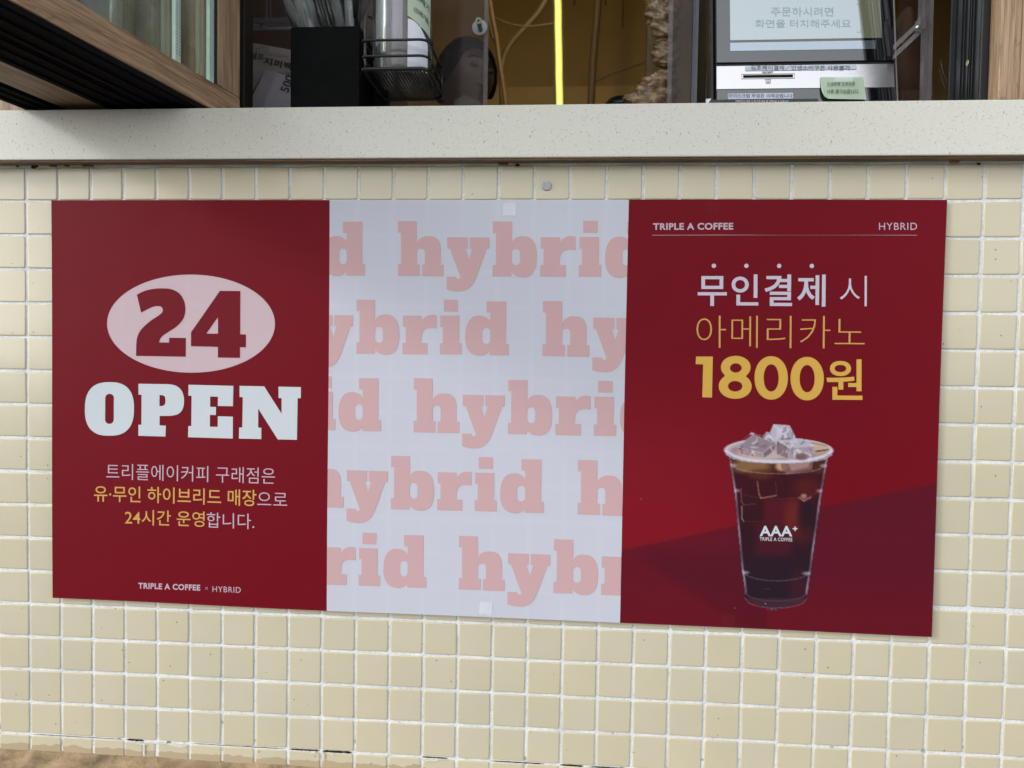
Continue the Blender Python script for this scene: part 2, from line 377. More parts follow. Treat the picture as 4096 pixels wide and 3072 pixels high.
# wall plug
plug = thing('wall_plug', 'small round pale screw cap on a tile above the white poster panel', 'screw cap', U(2187, 744, 0))
bm = bmesh.new(); bmesh.ops.create_cone(bm, cap_ends=True, segments=28, radius1=.0066, radius2=.0060, depth=.0022)
for v_ in bm.verts: v_.co = Matrix.Rotation(math.radians(90), 3, 'X') @ v_.co
bmesh.ops.bevel(bm, geom=[e for e in bm.edges if len(e.link_faces) == 2 and abs(e.calc_face_angle(0)) > .8], offset=.0004, segments=2, affect='EDGES')
for v_ in bm.verts: v_.co += plug.location + Vector((0, -.0012, 0))
part('cap', bm, plain('plug_plastic', col(176, 176, 192, .8), .5, .06, 300), plug)

# ------------------------------------------------------------------ counter
CT, CB, CFY = .1228, .0520, -.030
counter = thing('stone_counter', 'pale grey speckled stone counter ledge running across the wall', 'counter')
bm = box(WX0, WX1, CFY, .46, CB, CT, .0016, 3)
part('counter_slab', bm, m_stone, counter)
bm = box(WX0, WX1, -.0262, -.0085, CB - .0024, CB - .0002, .0004, 1)
part('wooden_batten', bm, m_woodx, counter)
for x, wd in ((.045, .010), (.068, .006), (.095, .016), (.70, .014), (1.30, .012)):
    part('splinter', box(x, x + wd, -.012, -.007, CB - .0044, CB - .0025, .0006, 1), m_woodx, counter)

# ------------------------------------------------------------------ ledge and pavement
m_mortar = plain('brown_mortar', col(180, 156, 124, .75), .9, .28, 30, spec=.15)
v = coords(m_mortar); n = noise(m_mortar, v, 120, 8, .65); bump(m_mortar, n, .9, .004)
m_conc = plain('rough_concrete', col(112, 110, 104, .7), .95, .35, 420, spec=.15)
v = coords(m_conc); vo = nd(m_conc, 'ShaderNodeTexVoronoi'); vo.inputs['Scale'].default_value = 330; ln(m_conc, v, vo.inputs['Vector']); bump(m_conc, vo.outputs['Distance'], 1., .004)
bm = bmesh.new(); N = 420; rows = []
def hsh(x): return math.sin(x * 37.1) * .4 + math.sin(x * 91.7 + 1) * .3 + math.sin(x * 211.3 + 2) * .2 + rnd.uniform(-.25, .25)
for i in range(N + 1):
    x = WX0 + (WX1 - WX0) * i / N
    rows.append([bm.verts.new((x, .004, -.8225 + hsh(x) * .0012)), bm.verts.new((x, -.004 + hsh(x + 5) * .001, -.8262 + hsh(x) * .0012)), bm.verts.new((x, -.012 + hsh(x + 9) * .002, -.8300 + hsh(x + 2) * .001)), bm.verts.new((x, -.034 + hsh(x + 3) * .004, -.8335 + hsh(x + 1) * .0012)), bm.verts.new((x, -.060 + hsh(x + 7) * .006, -.842))])
for i in range(N):
    for k in range(4): bm.faces.new((rows[i][k], rows[i][k + 1], rows[i + 1][k + 1], rows[i + 1][k])).smooth = True
obj('mortar_fillet', bm, m_mortar, kind='structure')
bm = bmesh.new(); v4 = [bm.verts.new(p) for p in ((-60, .2, -.838), (60, .2, -.838), (60, -80, -.838), (-60, -80, -.838))]
f = bm.faces.new(v4); f.normal_update()
if f.normal.z < 0: f.normal_flip()
obj('pavement', bm, m_conc, kind='structure')

# ------------------------------------------------------------------ poster
PX0, PX1, PZ0, PZ1 = .0428, 1.3007, -.5885, .0003
S1, S2 = .4603, .8808; PY = -.0050
poster = thing('advertising_poster', 'wide red and white coffee poster taped across the tiled wall', 'poster', (PX0, PY, PZ0))
def vinyl(name, base, spec=.08, rough=.5, grid=.0):
    m = mat(name, base, rough, spec=spec)
    g = nd(m, 'ShaderNodeNewGeometry'); mp = nd(m, 'ShaderNodeMapping'); ln(m, g.outputs['Position'], mp.inputs[0])
    n = nd(m, 'ShaderNodeTexNoise'); n.inputs['Scale'].default_value = 5; n.inputs['Detail'].default_value = 3; ln(m, mp.outputs[0], n.inputs['Vector'])
    mp2 = nd(m, 'ShaderNodeMapping'); mp2.inputs['Scale'].default_value = (7, 1, 3); ln(m, g.outputs['Position'], mp2.inputs[0])
    n2 = nd(m, 'ShaderNodeTexNoise'); n2.inputs['Scale'].default_value = 1.4; n2.inputs['Detail'].default_value = 2; ln(m, mp2.outputs[0], n2.inputs['Vector'])
    fine = nd(m, 'ShaderNodeTexNoise'); fine.inputs['Scale'].default_value = 1600; ln(m, g.outputs['Position'], fine.inputs['Vector'])
    su = nd(m, 'ShaderNodeMath', operation='MULTIPLY_ADD'); ln(m, fine.outputs['Fac'], su.inputs[0]); su.inputs[1].default_value = .012
    su2 = nd(m, 'ShaderNodeMath', operation='ADD'); ln(m, n.outputs['Fac'], su2.inputs[0]); ln(m, n2.outputs['Fac'], su2.inputs[1])
    ln(m, su2.outputs[0], su.inputs[2]); bump(m, su.outputs[0], .22, .006)
    # scuffs and pinholes
    vo = nd(m, 'ShaderNodeTexVoronoi'); vo.inputs['Scale'].default_value = 22; ln(m, g.outputs['Position'], vo.inputs['Vector'])
    s = nd(m, 'ShaderNodeSeparateColor'); ln(m, vo.outputs['Color'], s.inputs[0])
    a = ramp(m, s.outputs[0], [(.70, (0, 0, 0, 1)), (.72, (.6, .6, .6, 1))]); b = ramp(m, vo.outputs['Distance'], [(.018, (1, 1, 1, 1)), (.030, (0, 0, 0, 1))])
    dots = mix(m, 1., a, b, 'MULTIPLY')
    return m, dots, g
def grid_tel(m, g, amt):
    """tile joints telegraphing faintly through the thin sheet"""
    s = nd(m, 'ShaderNodeSeparateXYZ'); ln(m, g.outputs['Position'], s.inputs[0]); outs = []
    for ax in (0, 2):
        a = nd(m, 'ShaderNodeMath', operation='ADD'); a.inputs[1].default_value = 10.; ln(m, s.outputs[ax], a.inputs[0])
        d = nd(m, 'ShaderNodeMath', operation='PINGPONG'); d.inputs[1].default_value = .025; ln(m, a.outputs[0], d.inputs[0])
        r = nd(m, 'ShaderNodeMapRange'); r.inputs['From Min'].default_value = .0055; r.inputs['From Max'].default_value = .0005; ln(m, d.outputs[0], r.inputs[0]); outs.append(r.outputs[0])
    mx = nd(m, 'ShaderNodeMath', operation='MAXIMUM'); ln(m, outs[0], mx.inputs[0]); ln(m, outs[1], mx.inputs[1])
    n = nd(m, 'ShaderNodeTexNoise'); n.inputs['Scale'].default_value = 7; ln(m, g.outputs['Position'], n.inputs['Vector'])
    mu = nd(m, 'ShaderNodeMath', operation='MULTIPLY'); ln(m, mx.outputs[0], mu.inputs[0]); ln(m, n.outputs['Fac'], mu.inputs[1])
    mu2 = nd(m, 'ShaderNodeMath', operation='MULTIPLY'); ln(m, mu.outputs[0], mu2.inputs[0]); mu2.inputs[1].default_value = amt
    return mu2.outputs[0]
K = .80
def ink(name, c, dotc, tel=0., telc=(.8, .8, .85, 1)):
    m, dots, g = vinyl(name, c); b = mix(m, dots, c, dotc)
    if tel: b = mix(m, grid_tel(m, g, tel), b, telc)
    ln(m, b, P(m).inputs['Base Color']); return m
RED = col(116, 13, 29, K)
m_red = ink('red_print', RED, col(190, 120, 120))
m_whitep = ink('white_print', col(198, 201, 214, K * 1.06), col(90, 90, 100), .22, col(214, 217, 230, .85))
m_pink = ink('pink_print', col(200, 166, 169, K * 1.08), col(150, 110, 110), .08, col(205, 175, 180, .85))
m_oval = ink('oval_print', col(206, 184, 192, K), col(120, 60, 70), .18, col(212, 196, 205, .85))
m_open = ink('white_lettering_print', col(206, 215, 222, K), col(60, 60, 70))
m_lilac = ink('lilac_lettering_print', col(202, 176, 192, K), col(202, 176, 192))
m_gold = ink('gold_lettering_print', col(214, 166, 92, K), col(214, 166, 92))
m_gold2 = ink('yellow_lettering_print', col(222, 178, 84, K), col(222, 178, 84))
m_wt = ink('pale_lettering_print', col(206, 200, 216, K), col(206, 200, 216))
PT = .0006; LY = PY - .0003; LY2 = PY - .00055
def sheet(x0, x1, y0, y1):
    bm = bmesh.new(); nx_, nz_ = max(6, int((x1 - x0) / .02)), 28; g0, g1 = [], []
    for j_ in range(nz_ + 1):
        z = PZ0 + (PZ1 - PZ0) * j_ / nz_
        g0.append([bm.verts.new((x0 + (x1 - x0) * i_ / nx_, y0, z)) for i_ in range(nx_ + 1)]); g1.append([bm.verts.new((x0 + (x1 - x0) * i_ / nx_, y1, z)) for i_ in range(nx_ + 1)])
    for j_ in range(nz_):
        for i_ in range(nx_):
            bm.faces.new((g0[j_][i_], g0[j_][i_ + 1], g0[j_ + 1][i_ + 1], g0[j_ + 1][i_])); bm.faces.new((g1[j_][i_], g1[j_ + 1][i_], g1[j_ + 1][i_ + 1], g1[j_][i_ + 1]))
    for i_ in range(nx_):
        bm.faces.new((g0[0][i_], g1[0][i_], g1[0][i_ + 1], g0[0][i_ + 1])); bm.faces.new((g0[-1][i_], g0[-1][i_ + 1], g1[-1][i_ + 1], g1[-1][i_]))
    for j_ in range(nz_):
        bm.faces.new((g0[j_][0], g0[j_ + 1][0], g1[j_ + 1][0], g1[j_][0])); bm.faces.new((g0[j_][-1], g1[j_][-1], g1[j_ + 1][-1], g0[j_ + 1][-1]))
    return bm
lp = part('printed_panel', sheet(PX0, S1, PY, PY + PT), m_red, poster, label='dark red left panel with pale oval and OPEN lettering')
wp = part('printed_panel', sheet(S1, S2, PY, PY + PT), m_whitep, poster, label='white middle panel with repeated pink lettering')
rp_bm = bmesh.new()
# right panel: printed picture colours on a fine grid
def ss(a, b, x): t = np.clip((x - a) / (b - a), 0, 1); return t * t * (3 - 2 * t)
def lin(c): c = np.asarray(c, float) / 255; return np.where(c <= .04045, c / 12.92, ((c + .055) / 1.055) ** 2.4)
def print_bg(x, y):
    """printed backdrop of the right panel; x, y = metres from its top left corner"""
    c = np.zeros(x.shape + (3,)); c[:] = [116, 13, 29]
    t = ss(.16, .36, y) * (1 - ss(.05, .34, x)); c += t[..., None] * (np.array([129, 20, 35]) - c)
    t = ss(.20, .34, y) * ss(.25, .42, x) * .5; c += t[..., None] * (np.array([122, 15, 31]) - c)
    yl = .487 - (x + 0.0) * .258                         # printed shadow edge, rising to the right
    t = ss(-.0016, .0016, y - yl) * (.8 + .2 * ss(.0, .30, x)); c += t[..., None] * (np.array([95, 20, 37]) - c)
    t = ss(0, .11, y - yl) * (1 - ss(.02, .13, x)); t2 = ss(.50, .58, y); c += (np.clip(t2 * .75, 0, 1))[..., None] * (np.array([106, 18, 34]) - c) * (y > yl)[..., None]
    # darker blurred cup shadow falling to the left
    d = ss(0, .03, y - (.470 + (x - .0) * -.02)) * (1 - ss(-.012, .012, (y - .500) - (x - .03) * .62)) * ss(-.002, .05, x) * (x < .20)
    c += (d * .55)[..., None] * (np.array([80, 20, 34]) - c)
    return c
def zx(px, py):                                          # cup close-up pixel -> wall metres
    return U(2700 + px / 1.8433, 1600 + py / 1.8433, 0)
def print_cup(u, v, c):
    """iced coffee picture; u, v = close-up pixels; c = colours beneath"""
    rs = np.random.RandomState(5)
    def lay(mask, colr, k=1.):
        nonlocal c
        c = c + (np.clip(mask, 0, 1) * k)[..., None] * (np.array(colr, float) - c)
    def el(cx, cy, rx, ry, s=3.): 
        d = (1 - np.sqrt(((u - cx) / rx) ** 2 + ((v - cy) / ry) ** 2)) * min(rx, ry); return ss(-s, s, d)
    def pg(pts, s=3.):
        d = np.full(u.shape, 1e9); n = len(pts); ar = 0
        for i in range(n): ar += pts[i][0] * pts[(i + 1) % n][1] - pts[(i + 1) % n][0] * pts[i][1]
        sg = 1 if ar > 0 else -1
        for i in range(n):
            (x0, y0), (x1, y1) = pts[i], pts[(i + 1) % n]; L = math.hypot(x1 - x0, y1 - y0)
            d = np.minimum(d, sg * ((x1 - x0) * (v - y0) - (y1 - y0) * (u - x0)) / L)
        return ss(-s, s, d)
    def seg(x0, y0, x1, y1, wd, s=2.):
        L2 = (x1 - x0) ** 2 + (y1 - y0) ** 2; t = np.clip(((u - x0) * (x1 - x0) + (v - y0) * (y1 - y0)) / L2, 0, 1)
        d = np.hypot(u - (x0 + t * (x1 - x0)), v - (y0 + t * (y1 - y0))); return 1 - ss(wd - s, wd + s, d)
    def curve(pts, wd, colr, k):
        for (a, b), (c_, d_) in zip(pts[:-1], pts[1:]): lay(seg(a, b, c_, d_, wd, max(1.5, wd * .6)), colr, k)
    # silhouette: left/right edge as function of v
    yl = np.array([400, 640, 690, 1240, 1300, 1410, 1440, 1480, 1530]); xl = np.array([388, 425, 432, 482, 492, 506, 503, 518, 620])
    xr = np.array([1122, 1080, 1070, 992, 982, 966, 962, 950, 860])
    L = np.interp(v, yl, xl); R_ = np.interp(v, yl, xr); body = ss(-2, 3, u - L) * ss(-2, 3, R_ - u) * ss(385, 395, v) * (1 - ss(1524, 1528, v + ((u - 735) / 230) ** 2 * 70 - 2))
    lay(body, [52, 22, 32])
    t = ss(900, 1300, v); lay(body * t, [40, 28, 40], .8)
    lay(body * (1 - ss(560, 1000, v)), [72, 22, 32], .6)
    lay(body * pg([(650, 730), (900, 730), (880, 900), (640, 900)], 25), [104, 26, 40], .55)
    lay(body * pg([(590, 900), (880, 880), (840, 1140), (590, 1130)], 45), [98, 26, 42], .5)
    lay(body * el(860, 860, 60, 130, 40), [120, 44, 34], .6); lay(body * el(930, 960, 70, 90, 40), [92, 30, 30], .55)
    lay(body * el(900, 1380, 60, 130, 40), [78, 28, 38], .5); lay(body * el(960, 640, 90, 70, 40), [110, 34, 34], .5)
    lay(body * el(960, 850, 60, 110, 30), [36, 24, 38], .6)
    # amber band with ice just under the rim
    band = body * ss(438, 446, v) * (1 - ss(520, 556, v - np.abs(u - 750) * .0)); lay(band, [78, 42, 34], .9)
    lay(band * el(560, 480, 130, 60, 25), [150, 112, 74], .85); lay(band * el(780, 485, 45, 34, 16), [214, 178, 130], .9)
    lay(pg([(770, 440), (1010, 430), (1000, 510), (820, 544), (775, 500)], 6) * body, [140, 98, 96], .85)
    lay(body * pg([(820, 455), (985, 450), (975, 490), (850, 520)], 10), [186, 160, 160], .6)
    lay(body * el(620, 545, 90, 40, 18), [96, 50, 34], .7)
    # sunk ice
    curve([(480, 650), (482, 740), (500, 770)], 4, [150, 110, 110], .5); curve([(500, 770), (590, 760)], 3, [150, 110, 110], .35)
    curve([(600, 600), (612, 690), (625, 720)], 5, [176, 120, 104], .6); curve([(625, 720), (740, 700)], 4, [206, 150, 128], .6); curve([(735, 600), (740, 700)], 3, [130, 80, 84], .4)
    curve([(905, 715), (940, 738), (990, 712)], 6, [200, 140, 120], .6); lay(el(940, 705, 22, 18, 8), [224, 178, 158], .6)
    curve([(485, 780), (486, 870), (500, 892)], 4, [196, 160, 160], .6); curve([(500, 892), (610, 890)], 3, [90, 56, 66], .5)
    # ribs
    def arc(yc, dip, wd, colr, k, x0, x1):
        xs = np.linspace(x0, x1, 15); cx = (x0 + x1) / 2; hw = (x1 - x0) / 2
        curve([(x, yc + dip * math.sqrt(max(0, 1 - ((x - cx) / hw) ** 2))) for x in xs], wd, colr, k * .85)
    arc(640, 85, 3, [140, 80, 80], .30, 430, 1075); arc(1245, 80, 3.5, [150, 130, 150], .38, 485, 990); arc(1410, 62, 3, [150, 120, 140], .40, 506, 965)
    arc(470, 70, 4, [200, 176, 180], .4, 405, 1105)
    # edge shine
    for e, sgn in ((L, 1), (R_, -1)):
        d = (u - e) * sgn; q = ss(0, 4, d) * (1 - ss(10, 22, d)) * ss(400, 430, v) * (1 - ss(1400, 1440, v)) * (.75 + .25 * np.sin(v * .02 + sgn)); lay(q * body, [164, 158, 184], .74)
    for xx, yy in ((440, 665), (1065, 665), (505, 1265), (960, 1270), (420, 480), (1090, 480)): lay(el(xx, yy, 30, 12, 8) * body, [200, 194, 214], .55)
    lay(body * ss(1440, 1470, v), [84, 54, 66], .5); arc(1452, 72, 3, [180, 170, 184], .35, 506, 962)
    # rim
    lay(el(757, 368, 400, 92), [206, 204, 220]); lay(el(757, 362, 372, 74), [188, 172, 178]); lay(el(757, 372, 350, 66), [168, 140, 142])
    lay(el(640, 400, 180, 40, 14), [206, 186, 180], .8); lay(el(1010, 360, 110, 45, 12), [196, 160, 132], .7)
    lay(pg([(990, 300), (1130, 345), (1125, 368), (1030, 375)], 4), [204, 178, 150], .8); curve([(1030, 375), (1120, 362)], 5, [60, 30, 34], .8); curve([(1000, 310), (1110, 335)], 3, [120, 80, 70], .7)
    arc(372, 82, 5, [226, 226, 240], .8, 366, 1150); arc(392, 74, 3, [120, 90, 104], .5, 385, 1130)
    # ice cubes above the rim
    def cube(faces, seed):
        r2 = np.random.RandomState(seed)
        for pts, cc in faces: lay(pg(pts, 3), cc)
        xs = [p[0] for f_ in faces for p in f_[0]]; ys = [p[1] for f_ in faces for p in f_[0]]
        for _ in range(26):
            x0 = r2.uniform(min(xs), max(xs)); y0 = r2.uniform(min(ys), max(ys)); m_ = sum(pg(f_[0], 8) for f_ in faces)
            br = r2.rand() > .5; ang = r2.uniform(0, 3.14); ll = r2.uniform(15, 50)
            lay(seg(x0, y0, x0 + math.cos(ang) * ll, y0 + math.sin(ang) * ll, r2.uniform(4, 10), 5) * np.clip(m_, 0, 1), [232, 230, 242] if br else [112, 92, 104], .5)
        for pts, cc in faces: curve(pts + [pts[0]], 2.5, [222, 220, 234], .28)
    cube([([(640, 270), (668, 236), (740, 240), (735, 300), (680, 300)], [166, 150, 162])], 3)
    cube([([(690, 250), (720, 178), (838, 186), (880, 272), (860, 300), (735, 310)], [190, 186, 202]), ([(745, 215), (825, 215), (850, 270), (745, 275)], [206, 204, 220])], 4)
    cube([([(486, 300), (560, 238), (632, 262), (570, 255), (490, 318)], [186, 178, 196]), ([(455, 345), (572, 252), (735, 318), (640, 388)], [152, 134, 148]), ([(455, 345), (640, 388), (650, 425), (470, 398)], [176, 150, 152]), ([(640, 388), (735, 318), (722, 375), (650, 425)], [128, 108, 120])], 6)
    cube([([(745, 295), (930, 285), (1018, 335), (835, 350)], [188, 184, 200]), ([(745, 295), (835, 350), (825, 430), (740, 395)], [140, 120, 126]), ([(835, 350), (1018, 335), (1012, 420), (828, 432)], [170, 156, 166])], 8)
    lay(el(925, 415, 48, 26, 8), [110, 70, 70], .7)
    arc(398, 62, 6, [214, 214, 230], .75, 372, 1145)
    lay(seg(590, 1385, 690, 1385, 1.5), [150, 140, 150], .3)
    return c
W_, H_ = PX1 - S2, PZ1 - PZ0
# non-uniform grid: fine over the cup, coarser elsewhere
cupL, cupT = zx(340, 160), zx(340, 160); cupR, cupB = zx(1180, 1545), zx(1180, 1545)
def axis(a, b, lo, hi, fine, coarse):
    out = list(np.linspace(a, lo, max(2, int((lo - a) / coarse)))) [:-1] + list(np.linspace(lo, hi, int((hi - lo) / fine)))[:-1] + list(np.linspace(hi, b, max(2, int((b - hi) / coarse))))
    return np.array(out)
gx = axis(S2, PX1, cupL.x, cupR.x, .00115, .0030); gz = axis(-PZ1, -PZ0, -cupT.z, -cupB.z, .00115, .0030)
GX, GZ = np.meshgrid(gx, gz)
# inverse mapping wall metres -> close-up pixel
Ri = RM.transposed()
A = np.array(Ri); d0 = np.stack([GX - CX, np.zeros_like(GX) - CY, -GZ - CZ], -1) @ A.T
pu_ = (2048 + F * d0[..., 0] / d0[..., 1] - 2700) * 1.8433; pv_ = (1536 - F * d0[..., 2] / d0[..., 1] - 1600) * 1.8433
cc = print_bg(GX - S2, GZ + PZ1); cc = print_cup(pu_, pv_, cc)
cl = lin(cc) * K
ny, nx = GX.shape
verts = np.stack([GX, np.full_like(GX, PY), -GZ], -1).reshape(-1, 3)
idx = np.arange(nx * ny).reshape(ny, nx)
faces = np.stack([idx[:-1, :-1], idx[1:, :-1], idx[1:, 1:], idx[:-1, 1:]], -1).reshape(-1, 4)
me = bpy.data.meshes.new('printed_panel'); me.from_pydata(verts.tolist(), [], faces.tolist())
ca = me.color_attributes.new('print', 'FLOAT_COLOR', 'POINT')
ca.data.foreach_set('color', np.concatenate([cl.reshape(-1, 3), np.ones((nx * ny, 1))], 1).astype(np.float32).ravel())
m_pic, dots, g = vinyl('picture_print', RED); at = nd(m_pic, 'ShaderNodeAttribute'); at.attribute_name = 'print'
ln(m_pic, mix(m_pic, dots, at.outputs['Color'], col(190, 120, 120)), P(m_pic).inputs['Base Color'])
rpn = part('printed_panel', me, m_pic, poster, label='dark red right panel with price lettering and a printed iced coffee cup')
bsh = part('backing_sheet', sheet(S2, PX1, PY + .00012, PY + PT), m_red, poster)

def wave(x, z):
    t = (PZ1 - z) / (PZ1 - PZ0)
    dy = .0008 * math.sin(x * 9.3 + .6 + z * 3) + .0006 * math.sin(z * 9.5 + x * 4 + 1) - .0012 * t ** 3 * (1 + .5 * math.sin(x * 8))
    dz = (.0007 * math.sin(x * 7.9 + 1) + .0004 * math.sin(x * 12.5)) * t + .0003 * math.sin(x * 8.5) * (1 - t)
    dx = (.0006 * math.sin(z * 10.5 + .5)) * (1 if x > .6 else -1) * abs(x - .67) / .63
    return dx, dy, dz
def ripple(me):
    for v_ in me.vertices:
        dx, dy, dz = wave(v_.co.x, v_.co.z); v_.co.x += dx; v_.co.y += dy; v_.co.z += dz
def sub(name, bm, m, parent):
    if parent in (lp, wp, rpn) and not any(k.startswith(('numer',)) for k in ()):
        long_ = [e for e in bm.edges if e.calc_length() > .05]
        if long_: bmesh.ops.subdivide_edges(bm, edges=long_, cuts=3)
    o = obj(name, bm, m, parent)
    if parent in (lp, wp, rpn): ripple(o.data)
    return o
def onp(px, py, Y=LY):  # poster point seen at a photo pixel
    p = U(px, py, PY); p.y = Y; return p
def zpoly(bm, loops, ox, oy, s, Y=LY):
    poly(bm, [[onp(ox + a / s, oy + b / s, Y) for a, b in l] for l in loops])
def ellipse(cx, cy, rx, ry, n=64, e=2., a0=0, a1=360):
    out = []
    for k in range(n + (a1 - a0 < 360)):
        t = math.radians(a0 + (a1 - a0) * k / n); c_, s_ = math.cos(t), math.sin(t)
        out.append((cx + rx * math.copysign(abs(c_) ** (2 / e), c_), cy + ry * math.copysign(abs(s_) ** (2 / e), s_)))
    return out
def rrect(x0, x1, y0, y1, r):
    out = []
    for cx, cy, a in ((x1 - r, y1 - r, 0), (x0 + r, y1 - r, 90), (x0 + r, y0 + r, 180), (x1 - r, y0 + r, 270)):
        for k in range(7): t = math.radians(a + 15 * k); out.append((cx + r * math.cos(t), cy + r * math.sin(t)))
    return out
def sm(p):
    """outline list: plain tuples are corners, a nested list is a run smoothed through its points"""
    out = []
    for q in p:
        if isinstance(q, list): out += [(a.x, a.y) for a in smooth_path([Vector((x, y, 0)) for x, y in q], 5)]
        else: out.append(q)
    return out
for o in (lp, wp, rpn, bsh): ripple(o.data)
s1 = 1.968; ox, oy = 200, 800
bm = bmesh.new(); zpoly(bm, [ellipse(1108, 974, 662, 386, 96)], ox, oy, s1); sub('oval', bm, m_oval, lp)
two = sm([[(680, 747), (740, 718), (810, 701), (880, 697), (950, 703), (1010, 732), (1048, 785), (1063, 850), (1055, 915), (1030, 960), (990, 1000), (930, 1040), (885, 1070), (864, 1098), (858, 1123)], (935, 1124), (936, 1086), (1067, 1087), (1067, 1235), (675, 1230), [(676, 1150), (682, 1090), (705, 1035), (745, 990), (800, 945), (850, 912), (878, 888), (884, 862), (873, 844), (850, 837), (810, 842), (765, 862), (714, 889)]])
four = [(1336, 715), (1497, 716), (1496, 1056), (1541, 1057), (1541, 1159), (1495, 1158), (1495, 1242), (1320, 1240), (1320, 1156), (1108, 1152), (1108, 1042)]
bm = bmesh.new(); zpoly(bm, [two], ox, oy, s1, LY2); zpoly(bm, [four, [(1320, 922), (1321, 1052), (1229, 1052)]], ox, oy, s1, LY2); sub('numerals', bm, ink('numeral_print', col(116, 20, 35, K), col(116, 20, 35)), lp)
bm = bmesh.new()
zpoly(bm, [ellipse(468.5, 1648, 192.5, 211, 80, 2.55), rrect(435, 503, 1529, 1766, 33)], ox, oy, s1)
zpoly(bm, [sm([(695, 1449), [(930, 1452), (985, 1462), (1030, 1495), (1052, 1550), (1053, 1605), (1040, 1655), (1005, 1688), (950, 1701)], (863, 1702), (863, 1776), (912, 1778), (910, 1864), (697, 1859), (697, 1772), (720, 1772), (720, 1536), (696, 1535)]), sm([(861, 1538), [(882, 1538), (902, 1548), (908, 1572), (908, 1592), (901, 1614), (882, 1624)], (861, 1624)])], ox, oy, s1)
zpoly(bm, [[(1089, 1455), (1443, 1462), (1440, 1622), (1321, 1620), (1322, 1548), (1260, 1547), (1260, 1628), (1306, 1629), (1306, 1692), (1259, 1691), (1259, 1784), (1321, 1785), (1322, 1702), (1440, 1704), (1440, 1876), (1088, 1868), (1089, 1780), (1113, 1780), (1114, 1543), (1089, 1541)]], ox, oy, s1)
zpoly(bm, [[(1492, 1462), (1686, 1465), (1824, 1679), (1824, 1557), (1800, 1556), (1799, 1467), (1976, 1470), (1975, 1557), (1950, 1557), (1946, 1884), (1795, 1881), (1640, 1640), (1640, 1789), (1665, 1790), (1665, 1879), (1489, 1876), (1490, 1789), (1515, 1789), (1518, 1551), (1492, 1550)]], ox, oy, s1)
sub('lettering', bm, m_open, lp)
oy2 = 1600
def t_at(bm, body, bl, br, tl, off, ox, oy, s, Y=LY, space=1., **k):
    text_on(bm, body, onp(ox + bl[0] / s, oy + bl[1] / s, Y), onp(ox + br[0] / s, oy + br[1] / s, Y), onp(ox + tl[0] / s, oy + tl[1] / s, Y), off, space, **k)
bm = bmesh.new()
t_at(bm, '트리플에이커피 구래점은', (447, 628), (1775, 658), (447, 503), -.004, ox, oy2, s1)
t_at(bm, '으로', (1636, 822), (1871, 827), (1636, 722), -.004, ox, oy2, s1)
t_at(bm, '합니다.', (1237, 1003), (1612, 1013), (1237, 882), -.002, ox, oy2, s1)
t_at(bm, 'TRIPLE A COFFEE', (700, 1487), (1187, 1500), (700, 1440), .034, ox, oy2, s1, space=1.08)
t_at(bm, 'HYBRID', (1283, 1507), (1505, 1513), (1283, 1463), .002, ox, oy2, s1, space=1.1)
for a_, b_ in (((1226, 1470), (1246, 1490)), ((1246, 1470), (1226, 1490))):
    zpoly(bm, [[(a_[0] - 1.5, a_[1]), (a_[0] + 1.5, a_[1]), (b_[0] + 1.5, b_[1]), (b_[0] - 1.5, b_[1])]], ox, oy2, s1)
sub('lettering', bm, m_lilac, lp)
bm = bmesh.new()
t_at(bm, '유·무인 하이브리드 매장', (352, 803), (1628, 833), (352, 676), .006, ox, oy2, s1)
t_at(bm, '24시간 운영', (595, 985), (1221, 999), (595, 864), .004, ox, oy2, s1)
sub('lettering', bm, m_gold, lp)
